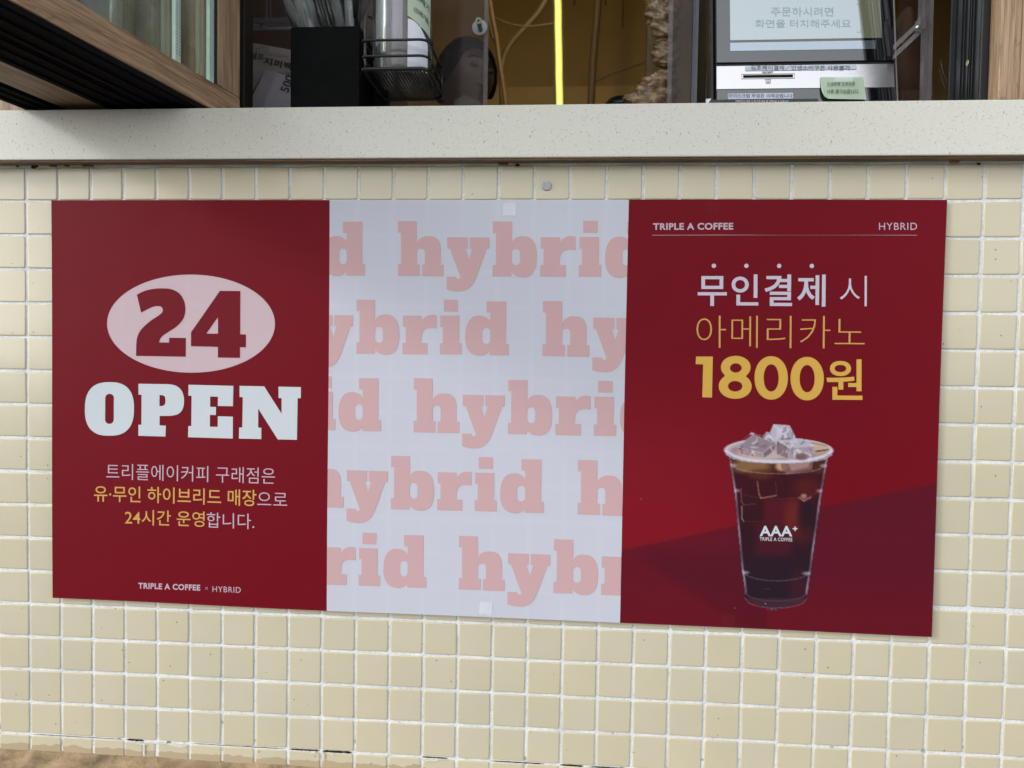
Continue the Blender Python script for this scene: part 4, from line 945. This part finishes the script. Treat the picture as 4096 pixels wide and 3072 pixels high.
SPOTS = sorted(((1183, 112, 1132, 0, .105, True), (1200, 112, 1152, 0, .11, False), (1212, 112, 1188, 0, .10, False), (1228, 112, 1200, 0, .115, False), (1244, 110, 1216, 0, .10, False), (1260, 110, 1232, 0, .11, False), (1274, 110, 1240, 0, .12, False),
                               (1294, 108, 1262, 0, .10, True), (1306, 108, 1276, 0, .11, True), (1318, 108, 1290, 0, .12, False), (1336, 106, 1306, 0, .105, True), (1348, 106, 1320, 0, .115, True), (1362, 104, 1346, 0, .10, False), (1376, 104, 1362, 0, .11, True), (1390, 104, 1384, 0, .12, True),
                               (1402, 102, 1396, 0, .10, False), (1412, 102, 1416, 0, .11, True), (1422, 102, 1424, 0, .12, True), (1430, 102, 1440, 0, .135, True), (1286, 110, 1250, 0, .14, True), (1350, 106, 1372, 0, .145, True), (1400, 104, 1450, 0, .15, True), (1425, 104, 1470, 0, .16, False)))
for lab_i, (x0, y0, x1, y1, Y, dk) in enumerate(SPOTS):
    straw(x0, y0, x1, y1, Y, Y + .02 * ((x0 * 7) % 3 - 1), dk, lab=ORD[lab_i])
# the second, plain black box behind it
o = obj('black_box', box(BXR + .001, U(1530, 300, .15).x, .15, .20, CT + .001, U(1450, 250, .15).z, .001, 1), m_blackbox); o['label'] = 'low black box between the straw box and wire basket'; o['category'] = 'box'

# ------------------------------------------------------------------ wire basket
BY0, BY1 = .040, .168
bz = U(1580, 275, BY0).z; z1 = U(1560, 224, BY0).z; z2 = U(1560, 160, BY0).z
L0 = U(1447, 285, BY0).x; Rr = U(1722, 290, BY0 + .02).x
bask = thing('wire_basket', 'black wire basket with perforated base hooked beside the straw box', 'basket', (L0, BY0, bz))
def loop_pts(z, x0, x1, y0, y1, r=.014):
    out = []
    for cx, cy, a in ((x1 - r, y1 - r, 0), (x0 + r * .4, y1 - r * .4, 90), (x0 + r * .4, y0 + r * .4, 180), (x1 - r, y0 + r, 270)):
        rr = r if cx > (x0 + x1) / 2 else r * .4
        for k in range(6): t = math.radians(a + 18 * k); out.append(Vector((cx + rr * math.cos(t), cy + rr * math.sin(t), z)))
    return out + [out[0]]
for z in (z1, z2):
    bm = bmesh.new(); tube(bm, loop_pts(z, L0, Rr, BY0, BY1), .0019, 8); part('wire_ring', bm, m_wire, bask)
bm = bmesh.new(); tube(bm, loop_pts(bz, L0, Rr, BY0, BY1), .0026, 8); part('wire_ring', bm, m_wire, bask)
for x, y in ((Rr - .0005, BY0 + .018), (Rr - .0005, BY1 - .022), (L0 + .0005, BY0 + .01), (L0 + .0005, BY1 - .02)):
    bm = bmesh.new(); tube(bm, [(x + .0022, y, bz - .002), (x + .0022, y, z2 + .004)], .0019, 8); part('upright_wire', bm, m_wire, bask)
bm = bmesh.new(); hx = L0 + .004; tube(bm, smooth_path([(hx, BY0 + .004, bz), (hx, BY0 + .004, z2 + .03), (hx + .004, BY0 + .006, z2 + .038), (hx + .010, BY0 + .012, z2 + .030), (hx + .010, BY0 + .012, z1)], 5), .0022, 8); part('hook', bm, m_wire, bask)
# perforated sheet: a real grid of holes
nxh, nyh = 19, 24; xs = np.linspace(L0 + .003, Rr - .003, nxh + 1); ys = np.linspace(BY0 + .003, BY1 - .003, nyh + 1)
vs, fs = [], []
for j in range(nyh):
    for i in range(nxh):
        sh = (.5 if j % 2 else 0) * (xs[1] - xs[0]) * 0
        x0, x1, y0, y1 = xs[i], xs[i + 1], ys[j], ys[j + 1]; cx, cy = (x0 + x1) / 2, (y0 + y1) / 2; rh = min(x1 - x0, y1 - y0) * .27; b0 = len(vs)
        for q in ((x0, y0), (x1, y0), (x1, y1), (x0, y1)): vs.append((q[0], q[1], bz))
        for k in range(8): t = math.radians(-135 + 45 * k); vs.append((cx + rh * math.cos(t), cy + rh * math.sin(t), bz))
        for k in range(4): fs.append((b0 + k, b0 + (k + 1) % 4, b0 + 4 + (2 * k + 2) % 8, b0 + 4 + 2 * k + 1, b0 + 4 + 2 * k))
me = bpy.data.meshes.new('perforated_base'); me.from_pydata(vs, [], fs); part('perforated_base', me, m_wire, bask)
# clear cylinder of lids in the basket
cx_ = (U(1492, 200, .1).x + U(1728, 200, .1).x) / 2; cr = (U(1728, 200, .1).x - U(1492, 200, .1).x) / 2 * .98; cyy = .102
tub = thing('clear_canister', 'clear plastic canister with paper inside standing in the wire basket', 'canister', (cx_, cyy, bz + .002))
def arcwall(bm, r, a0, a1, z0, z1, n=28, cx=cx_, cy=cyy, topf=None):
    prev = None
    for i in range(n + 1):
        a = math.radians(a0 + (a1 - a0) * i / n); p = Vector((cx + r * math.cos(a), cy + r * math.sin(a), 0))
        zt_, zb_ = (topf(i / n) if topf else (z1, z0)); k = (bm.verts.new((p.x, p.y, zb_)), bm.verts.new((p.x, p.y, zt_)))
        if prev: bm.faces.new((prev[0], k[0], k[1], prev[1])).smooth = True
        prev = k
    return bm
m_can = clear('canister_plastic', (.90, .89, .89, 1), .13, .12, .18, (.58, .56, .58, 1))
part('canister_wall', arcwall(bmesh.new(), cr, 0, 360, bz + .003, .46, 48), m_can, tub)
part('canister_wall', arcwall(bmesh.new(), cr - .0025, 0, 360, bz + .003, .46, 48), m_can, tub)
zp = U(1550, 157, .06).z
bm = arcwall(bmesh.new(), cr - .004, 188, 282, zp, .46, 22, topf=lambda t: (.46, zp + .0015 * math.sin(t * 40)))
part('folded_paper', bm, m_paper, tub)
zl = U(1680, 290, .07).z; zt2 = U(1690, 85, .07).z
bm = arcwall(bmesh.new(), cr + .0006, 292, 338, zl, zt2, 16, topf=lambda t: (zt2 - .03 * t * t, zl + .003))
lab_ = part('label_paper', bm, m_paper, tub)
bm = bmesh.new()
zn = U(1690, 75, .07).z
nt_ = thing('sticky_note', 'green handwritten sticky note wrapped round the clear canister', 'sticky note', (cx_ + cr, cyy, zn))
part('note_paper', arcwall(bm, cr + .0014, 291, 345, zn, .46, 16, topf=lambda t: (.46, zn - .022 * t)), m_note, nt_)
bm = bmesh.new()
for i, (body, z_, hh) in enumerate((('스레기', zn + .027, .010), ('(쓰레기통)', zn + .006, .010))):
    vv_, ff = text_uv(body, .006); vv2 = []
    for a in vv_:
        t = a[0]; an = math.radians(303 + 36 * t); rr = cr + .0022; vv2.append(bm.verts.new((cx_ + rr * math.cos(an), cyy + rr * math.sin(an), z_ - .012 * t + a[1] * hh)))
    for q in ff:
        try: bm.faces.new([vv2[k] for k in q])
        except ValueError: pass
part('lettering', bm, m_ink, nt_)

# ------------------------------------------------------------------ acrylic screens
AY = .24
al, ar = U(985, 300, AY).x, U(1950, 300, AY).x
asc = thing('acrylic_screen', 'scratched clear acrylic screen left of the opening with a bolt knob', 'acrylic screen', (al, AY, CT))
part('sheet', box(al, ar - .007, AY, AY + .004, CT + .001, .75), m_acryl, asc)
part('polished_edge', box(ar - .0068, ar, AY - .002, AY + .006, CT + .001, .75), m_acryl_edge, asc)
kc = U(1919, 110, AY - .03)
bm = bmesh.new(); bmesh.ops.create_cone(bm, cap_ends=True, segments=32, radius1=.0130, radius2=.0130, depth=.002)
for v_ in bm.verts: v_.co = Matrix.Rotation(math.radians(90), 3, 'X') @ v_.co + U(1919, 110, AY - .002)
part('washer', bm, plain('frosted_disc', col(158, 166, 172, .75), .4, .05), asc)
bm = bmesh.new(); tube(bm, [U(1922, 118, AY - .002), U(1914, 84, AY - .030)], .0040, 14)
part('standoff_bolt', bm, plain('bolt_metal', (.22, .23, .23, 1), .35, .1, metal=.7), asc)
bm = bmesh.new(); tube(bm, [U(1914, 84, AY - .030), U(1914, 82, AY - .033)], .0052, 14)
hb2 = part('bolt_head', bm, plain('bolt_head', (.20, .20, .16, 1), .4, .1, metal=.6), asc)
pc = U(1914, 81, AY - .0345); bm = bmesh.new(); bx(bm, pc.x - .0026, pc.x + .0026, pc.y, pc.y + .0004, pc.z - .0006, pc.z + .0006); bx(bm, pc.x - .0006, pc.x + .0006, pc.y - .0001, pc.y + .0003, pc.z - .0026, pc.z + .0026); part('cross_slot', bm, m_black, asc)
# right hand acrylic upright
AY2 = .13
bl_, br_ = U(2671, 300, AY2).x, U(2766, 300, AY2).x
asr = thing('acrylic_upright', 'scratched clear acrylic upright with a dark blue edge left of the kiosk', 'acrylic screen', (bl_, AY2, CT))
part('sheet', box(bl_ + .0066, br_, AY2, AY2 + .004, CT + .001, .75), clear('scratched_acrylic', (.60, .56, .55, 1), .11, .12, .03, (.36, .31, .30, 1)), asr)
part('polished_edge', box(bl_, bl_ + .0064, AY2 - .0005, AY2 + .006, CT + .001, .75), m_acryl_edge, asr)
part('blue_edge', box(br_ + .0002, br_ + .0032, AY2 - .003, AY2 + .006, CT + .001, .75), plain('blue_edge', (.030, .034, .075, 1), .2), asr)
part('grey_edge', box(br_ + .0034, br_ + .0094, AY2 + .004, AY2 + .012, CT + .001, .75), plain('grey_edge', (.085, .085, .088, 1), .35), asr)
# black terminal behind
o = obj('card_terminal', box(U(2798, 300, .3).x, U(2850, 300, .3).x, .24, .33, CT + .001, .60, .004, 2), m_black); o['label'] = 'dark terminal case in the gap left of the kiosk'; o['category'] = 'terminal'
# acrylic stand right of kiosk
st = thing('acrylic_stand', 'clear acrylic stand with a bolted corner bracket right of the kiosk', 'display stand', U(3700, 400, .12))
def beam(p, q, w_, d, n=1): return slant(bmesh.new(), p, q, w_, d, n)
part('post', beam(U(3708, 430, .12), U(3722, -120, .12), .012, .012), m_acryl_edge, st)
part('rod', beam(U(3688, 95, .13), U(3692, -120, .13), .005, .008), m_acryl_edge, st)
bm = bmesh.new(); a, b_ = U(3578, 208, .16), U(3700, 92, .125)
for dx, wz in ((0, .004), (0, -.010)): 
    q = [a + Vector((0, 0, wz)), b_ + Vector((0, 0, wz)), b_ + Vector((0, 0, wz + .009)), a + Vector((0, 0, wz + .009))]
    f0 = [bm.verts.new(v_) for v_ in q]; f1 = [bm.verts.new(v_ + Vector((0, .006, 0))) for v_ in q]; bm.faces.new(f0); bm.faces.new(f1[::-1])
    for k in range(4): bm.faces.new((f0[k], f1[k], f1[(k + 1) % 4], f0[(k + 1) % 4]))
part('bracket_arm', bm, m_acryl_edge, st)
part('bracket_block', box(U(3676, 100, .12).x, U(3705, 100, .12).x, .118, .134, U(3690, 118, .12).z, U(3690, 68, .12).z, .001, 1), m_acryl_edge, st)
bm = bmesh.new(); bmesh.ops.create_icosphere(bm, subdivisions=2, radius=.0028)
for v_ in bm.verts: v_.co += U(3670, 108, .115)
part('screw', bm, m_metal, st)
part('sheet', box(U(3592, 300, .17).x, U(3705, 300, .17).x, .17, .173, CT + .001, .75), clear('tinted_acrylic', (.86, .80, .78, 1), .022, .1, .02, (.3, .26, .25, 1)), st)
part('sheet', box(U(3735, 300, .14).x, jx0 - .001, .14, .143, CT + .001, .75), clear('tinted_acrylic_b', (.86, .78, .74, 1), .022, .1, .02, (.3, .26, .22, 1)), st)
bm = bmesh.new(); rnd = random.Random(11)
for (x0, y0, x1, y1) in ((3762, 240, 3790, 330), (3758, 275, 3782, 355), (3726, 345, 3742, 400), (3750, 400, 3780, 385)):
    tube(bm, smooth_path([U(x0, y0, .139), U((x0 + x1) / 2 - 4, (y0 + y1) / 2, .139), U(x1, y1, .139)], 5), .0004, 5)
part('scratch', bm, m_acryl_edge, st)
# brown paper bag behind the stand
bag = bmesh.new(); ol = [(3580, 110), (3600, 75), (3628, 22), (3645, 14), (3658, 30), (3672, 110), (3690, 180), (3706, 260), (3714, 330), (3700, 380), (3680, 430), (3560, 430), (3560, 200)]
f = bag.faces.new([bag.verts.new(U(x, y, .30)) for x, y in ol]); ex = bmesh.ops.extrude_face_region(bag, geom=[f])
for g_ in ex['geom']:
    if isinstance(g_, bmesh.types.BMVert): g_.co.y += .10
bmesh.ops.recalc_face_normals(bag, faces=bag.faces[:]); bmesh.ops.bevel(bag, geom=bag.edges[:], offset=.006, segments=3, affect='EDGES', clamp_overlap=True)
for f in bag.faces: f.smooth = True
o = obj('paper_bag', bag, plain('kraft_paper', (.24, .15, .09, 1), .6, .12, 12)); o['label'] = 'pointed brown paper bag behind the acrylic stand'; o['category'] = 'bag'
o = obj('tan_tub', box(U(3590, 380, .26).x, U(3672, 380, .26).x, .25, .29, CT + .001, U(3630, 362, .26).z, .006, 3), plain('tan_plastic', (.20, .13, .07, 1), .4, .1)); o['label'] = 'tan tub at the foot of the brown paper bag'; o['category'] = 'tub'

# crumpled brown plastic bundle
m_crum = mat('brown_film', (.22, .14, .06, 1), .16, spec=1., Coat_Weight=.6, Coat_Roughness=.08)
v = coords(m_crum); n = noise(m_crum, v, 32, 7, .6, 2.2); ln(m_crum, ramp(m_crum, n, [(.3, (.10, .055, .018)), (.5, (.24, .145, .055)), (.72, (.46, .31, .15))]), P(m_crum).inputs['Base Color']); bump(m_crum, n, .6, .012)
def crumple(label, pts, Y, seed, sc=1.):
    rs = random.Random(seed); bm = bmesh.new(); path = smooth_path([Vector((*U(x, y, Y)[:2], U(x, y, Y)[2])) for x, y, r in pts], 9); rr = []
    for i in range(len(path)):
        t = i / (len(path) - 1) * (len(pts) - 1); k = min(int(t), len(pts) - 2); rr.append(((pts[k][2] * (1 - (t - k)) + pts[k + 1][2] * (t - k))) * .00045)
    n_ = 40; rings = []
    for i, p in enumerate(path):
        ring = []
        for k in range(n_):
            a = 2 * math.pi * k / n_; q = 1 + .13 * math.sin(3 * a + i * .7 + seed) + .10 * math.sin(5 * a - i * 1.1) + .07 * math.sin(9 * a + i * 2.1) + rs.uniform(-.03, .03)
            ring.append(bm.verts.new(p + Vector((math.cos(a) * rr[i] * q, math.sin(a) * rr[i] * q * .7, rs.uniform(-.001, .001)))))
        rings.append(ring)
    for i in range(len(rings) - 1):
        for k in range(n_): bm.faces.new((rings[i][k], rings[i][(k + 1) % n_], rings[i + 1][(k + 1) % n_], rings[i + 1][k]))
    bm.faces.new(rings[0][::-1]); bm.faces.new(rings[-1]); bmesh.ops.recalc_face_normals(bm, faces=bm.faces[:])
    for f in bm.faces: f.smooth = True
    o = obj('plastic_bundle', bm, m_crum); o['label'] = label; o['category'] = 'plastic bag'
crumple('crumpled brown plastic bundle hanging at the top left of the acrylic upright', [(2650, -160, 78), (2648, 20, 72), (2652, 90, 64), (2668, 150, 40)], .42, 1)
crumple('crumpled brown plastic lump in the middle of the stack beside the upright', [(2668, 158, 36), (2665, 190, 52), (2660, 240, 54), (2672, 268, 30)], .43, 2)
crumple('crumpled brown plastic spreading at the foot of the stack by the counter', [(2668, 285, 34), (2640, 320, 70), (2610, 380, 100), (2600, 460, 120)], .42, 3)
o = obj('tan_post', box(U(2586, 300, .55).x, U(2612, 300, .55).x, .55, .58, CT + .001, .9), plain('tan_board', (.17, .12, .06, 1), .6)); o['label'] = 'narrow tan post behind the crumpled plastic'; o['category'] = 'post'

# ------------------------------------------------------------------ boxes and case at the left
m_card = plain('pale_card', col(190, 178, 176, .95), .8, .08, 20); m_cardw = plain('white_card', col(196, 194, 206, .95), .7, .05, 20)
m_green = plain('green_ink', col(44, 84, 62, .5), .7); 
cb = thing('carton', 'pale carton with green lettering behind the acrylic screen', 'carton', U(1080, 300, .40))
q = [U(965, 300, .40), U(1200, 345, .40), U(1200, 205, .40), U(965, 162, .40)]
c1 = part('carton_body', quad_slab(q, .09, .0015), m_card, cb)
bm = bmesh.new(); j = 3.858
def jb(x, y, Y=.3990): return U(960 + x / j, y / j, Y)
text_on(bm, '쉐프', jb(140, 905), jb(360, 935), jb(165, 805), .02); text_on(bm, '지퍼백', jb(350, 990), jb(790, 1085), jb(375, 880), .03)
part('lettering', bm, m_green, cb)
bm = bmesh.new(); text_on(bm, '20', jb(690, 1160), jb(770, 1172), jb(700, 1105), .02); text_on(bm, '30cm', jb(575, 1140), jb(685, 1150), jb(580, 1105), .02); text_on(bm, 'Chef Zipperbag', jb(405, 860), jb(740, 905), jb(412, 812), -.01)
tube(bm, smooth_path([jb(x, y, .3988) for x, y in ((290, 805), (250, 775), (265, 740), (310, 742), (345, 722), (390, 722), (428, 745), (415, 785), (375, 800))], 4), .0004, 5)
part('lettering', bm, plain('grey_ink', (.05, .055, .05, 1), .7), cb)
cw = thing('carton', 'small white carton numbered 500 leaning at a slant', 'carton', U(1050, 420, .34))
a0, a1, a2, a3 = U(1060, 276, .335), U(1108, 288, .335), U(1045, 440, .335), U(985, 428, .335)
bm = bmesh.new(); fr = [a3, a2, a1, a0]; bk = [p + Vector((.055, .05, -.008)) for p in fr]
A_ = [bm.verts.new(p) for p in fr]; B_ = [bm.verts.new(p) for p in bk]; bm.faces.new(A_); bm.faces.new(B_[::-1])
for k in range(4): bm.faces.new((A_[k], B_[k], B_[(k + 1) % 4], A_[(k + 1) % 4]))
bmesh.ops.recalc_face_normals(bm, faces=bm.faces[:]); bmesh.ops.bevel(bm, geom=bm.edges[:], offset=.0012, segments=2, affect='EDGES')
part('carton_body', bm, m_cardw, cw)
e = (a1 - a2).normalized(); g_ = Vector((.055, .05, -.008)); bm = bmesh.new(); o_ = a2 + (a1 - a2) * .58 + g_ * .45
nrm = e.cross(g_).normalized(); nrm = nrm if nrm.y < 0 else -nrm
text_on(bm, '500', o_ + e * .002 + nrm * .0012, o_ + e * .034 + nrm * .0012, o_ + e * .002 - g_ * .22 + nrm * .0012, .01)
part('lettering', bm, m_ink, cw)
o = obj('paper_scrap', quad_slab([U(968, 385, .36), U(1010, 365, .36), U(1048, 300, .36), U(968, 278, .36)], .002), m_card); o['label'] = 'pale sheet of torn card in front of the green-lettered carton'; o['category'] = 'card'
cs = thing('acrylic_case', 'clear acrylic case with a bolted rail at the far left of the opening', 'acrylic case', U(1000, 120, .30))
x0, x1 = U(975, 100, .30).x, U(1180, 100, .30).x
for ya, yb in ((70, 92), (95, 110)): part('rail', box(x0, x1, .30, .304, U(1050, yb, .3).z, U(1050, ya, .3).z, .0005, 1), m_acryl_edge, cs)
part('white_edge', box(x0, x1, .296, .3055, U(1050, 123, .3).z, U(1050, 113, .3).z, .0005, 1), plain('white_acrylic_edge', col(176, 168, 178, .5), .4), cs)
part('upright_rail', box(U(1062, 0, .31).x, U(1070, 0, .31).x, .31, .314, U(1050, 70, .31).z, .6), m_acryl_edge, cs); part('upright_rail', box(U(1080, 0, .31).x, U(1084, 0, .31).x, .31, .314, U(1050, 70, .31).z, .6), m_acryl_edge, cs)
bm = bmesh.new(); bmesh.ops.create_cone(bm, cap_ends=True, segments=12, radius1=.0034, radius2=.0026, depth=.01)
for v_ in bm.verts: v_.co = Matrix.Rotation(math.radians(90), 3, 'X') @ v_.co + U(1052, 103, .294)
part('screw', bm, m_metal, cs)
o = obj('cabinet', box(U(900, 100, .6).x, U(1500, 100, .6).x, .6, .95, -.8, .9), plain('brown_cabinet', (.07, .035, .022, 1), .3, .2, 8)); o['label'] = 'dark brown cabinet behind the cartons'; o['category'] = 'cabinet'

# ------------------------------------------------------------------ person
PYD = .62
def head_mesh(ctr, R3, s):
    """head with brow, sockets, nose, lips, chin and jaw; unit: s = head height"""
    bm = bmesh.new(); bmesh.ops.create_uvsphere(bm, u_segments=64, v_segments=48, radius=1)
    for v_ in bm.verts:
        x, y, z = v_.co; fr_ = max(0., -y); X, Y, Z = x * .345, y * .415, z * .5
        jw = 1 - .34 * max(0, -z) ** 1.4; X *= jw; 
        if z < 0: Y *= 1 - .12 * (-z)
        if y > 0: Y *= 1 - .25 * max(0, -z)
        g = lambda cx, cz, sx, sz: math.exp(-((x - cx) / sx) ** 2 - ((z - cz) / sz) ** 2) * (1 if y < 0 else 0)
        Y -= .085 * g(0, -.22, .10, .13) + .05 * g(0, -.08, .07, .16) + .03 * g(0, .16, .5, .09) + .034 * g(0, -.45, .20, .05) + .022 * g(0, -.55, .2, .05) + .05 * g(0, -.82, .26, .13)
        Y += .045 * g(.36, .02, .17, .10) + .045 * g(-.36, .02, .17, .10) + .02 * g(0, -.50, .26, .018)
        Y -= .02 * g(.45, -.2, .22, .18) + .02 * g(-.45, -.2, .22, .18)
        v_.co = ctr + R3 @ (Vector((X, Y, Z)) * s)
    for f in bm.faces: f.smooth = True
    return bm
m_skin = plain('skin', (.060, .027, .017, 1), .5, .06, 30); m_hair = plain('dark_hair', (.0035, .003, .003, 1), .6, .4, 120, spec=.15)
hc = U(1862, 322, PYD); R3 = Matrix.Rotation(math.radians(42), 3, 'Z') @ Matrix.Rotation(math.radians(6), 3, 'Y') @ Matrix.Rotation(math.radians(-8), 3, 'X'); hs_ = .172
per = thing('person', 'dark-haired person leaning behind the acrylic screen, face half hidden', 'person', Vector((hc.x, hc.y, -.6)))
body = head_mesh(hc, R3, hs_)
# neck, shoulders and torso grown on the same mesh
prof = [(hc + R3 @ Vector((0, .03, -.05)), .040, .042), (hc + Vector((-.01, .03, -.10)), .045, .048), (hc + Vector((-.015, .045, -.135)), .062, .055), (hc + Vector((-.02, .05, -.165)), .150, .075), (hc + Vector((-.02, .05, -.20)), .190, .090), (hc + Vector((-.02, .05, -.32)), .180, .105), (hc + Vector((-.02, .06, -.55)), .150, .095), (hc + Vector((-.02, .06, -.72)), .170, .11)]
rings = []
for c_, rx, ry in prof: rings.append([body.verts.new(c_ + Vector((rx * math.cos(2 * math.pi * k / 32), ry * math.sin(2 * math.pi * k / 32), 0))) for k in range(32)])
for i in range(len(rings) - 1):
    for k in range(32): body.faces.new((rings[i][k], rings[i][(k + 1) % 32], rings[i + 1][(k + 1) % 32], rings[i + 1][k])).smooth = True
body.faces.new(rings[-1]); bmesh.ops.recalc_face_normals(body, faces=body.faces[:])
part('body', body, m_skin, per)
hair = bmesh.new(); bmesh.ops.create_uvsphere(hair, u_segments=96, v_segments=72, radius=1)
def sstep(a, b, t): t = max(0., min(1., (t - a) / (b - a))); return t * t * (3 - 2 * t)
for v_ in hair.verts:
    x, y, z = v_.co
    if y < 0: line_ = .46 - .55 * (x + .10) ** 2 - .9 * max(0, abs(x) - .62)      # hairline over the forehead, falling at the temples
    else: line_ = -.42 + .2 * (y < .2)
    if y < 0: line_ = line_ + (-.30 - line_) * sstep(-.30, .0, y)
    k_ = sstep(line_ - .06, line_ + .10, z)
    q = .86 + k_ * (.245 + .010 * math.sin(x * 46 + z * 11) + .008 * math.sin(y * 39 + x * 13))
    v_.co = hc + R3 @ (Vector((x * .352, y * .425 + .01, z * .505)) * hs_ * q)
for f in hair.faces: f.smooth = True
part('hair', hair, m_hair, per)
for sx_ in (-1, 1):
    ec = hc + R3 @ (Vector((sx_ * .120, -.345, .012)) * hs_); bm = bmesh.new(); bmesh.ops.create_uvsphere(bm, u_segments=18, v_segments=12, radius=.0095)
    for v_ in bm.verts: v_.co = Vector((v_.co.x * 1.15, v_.co.y * .7, v_.co.z * .55)) + ec
    for f in bm.faces: f.smooth = True
    ey = part('eye', bm, plain('eye_white', (.05, .042, .038, 1), .3), per)
    bm = bmesh.new(); bmesh.ops.create_uvsphere(bm, u_segments=14, v_segments=10, radius=.0042)
    for v_ in bm.verts: v_.co = Vector((v_.co.x, v_.co.y * .5, v_.co.z)) + ec + Vector((.002, -.0058, 0))
    sub('iris', bm, m_black, ey)
    bm = bmesh.new(); tube(bm, smooth_path([hc + R3 @ (Vector((sx_ * a, b, c_)) * hs_) for a, b, c_ in ((.06, -.415, .085), (.13, -.400, .105), (.20, -.352, .085))], 5), [.0012] * 11, 8); part('eyebrow', bm, m_hair, per)
    bm = bmesh.new(); bmesh.ops.create_uvsphere(bm, u_segments=18, v_segments=14, radius=1)
    for v_ in bm.verts:
        q = Vector((v_.co.x * .022, v_.co.y * .055, v_.co.z * .095)); q.x -= sx_ * .01 * (1 if v_.co.x * sx_ > .3 and abs(v_.co.z) < .5 else 0); v_.co = hc + R3 @ ((q + Vector((sx_ * .345, .02, -.05))) * hs_)
    for f in bm.faces: f.smooth = True
    part('ear', bm, m_skin, per)
bm = bmesh.new(); lipc = Vector((0, -.418, -.235)); tube(bm, smooth_path([hc + R3 @ ((lipc + Vector((a, abs(a) * .45, -abs(a) * .05))) * hs_) for a in (-.085, -.04, 0, .04, .085)], 4), [.0008 + .0022 * math.sin(math.pi * i / 16) for i in range(17)], 8); part('lips', bm, plain('lips', (.045, .016, .014, 1), .4), per)
sh = bmesh.new(); rings = []
for c_, rx, ry in prof[2:]: rings.append([sh.verts.new(c_ + Vector(((rx + .006) * math.cos(2 * math.pi * k / 32), (ry + .006) * math.sin(2 * math.pi * k / 32), -.004))) for k in range(32)])
for i in range(len(rings) - 1):
    for k in range(32): sh.faces.new((rings[i][k], rings[i][(k + 1) % 32], rings[i + 1][(k + 1) % 32], rings[i + 1][k])).smooth = True
bmesh.ops.recalc_face_normals(sh, faces=sh.faces[:])
part('shirt', sh, plain('black_cloth', (.012, .012, .014, 1), .85, .2, 60), per)
st_ = bmesh.new(); tq = [U(1812, 402, PYD - .10), U(1858, 374, PYD - .11), U(1925, 408, PYD - .10), U(1935, 470, PYD - .09), U(1830, 470, PYD - .09)]
f = st_.faces.new([st_.verts.new(p) for p in tq]); ex = bmesh.ops.extrude_face_region(st_, geom=[f])
for g_ in ex['geom']:
    if isinstance(g_, bmesh.types.BMVert): g_.co.y += .03
bmesh.ops.recalc_face_normals(st_, faces=st_.faces[:]); bmesh.ops.bevel(st_, geom=st_.edges[:], offset=.003, segments=2, affect='EDGES')
part('pale_collar', st_, plain('pale_cloth', (.13, .115, .085, 1), .8, .1, 60), per)
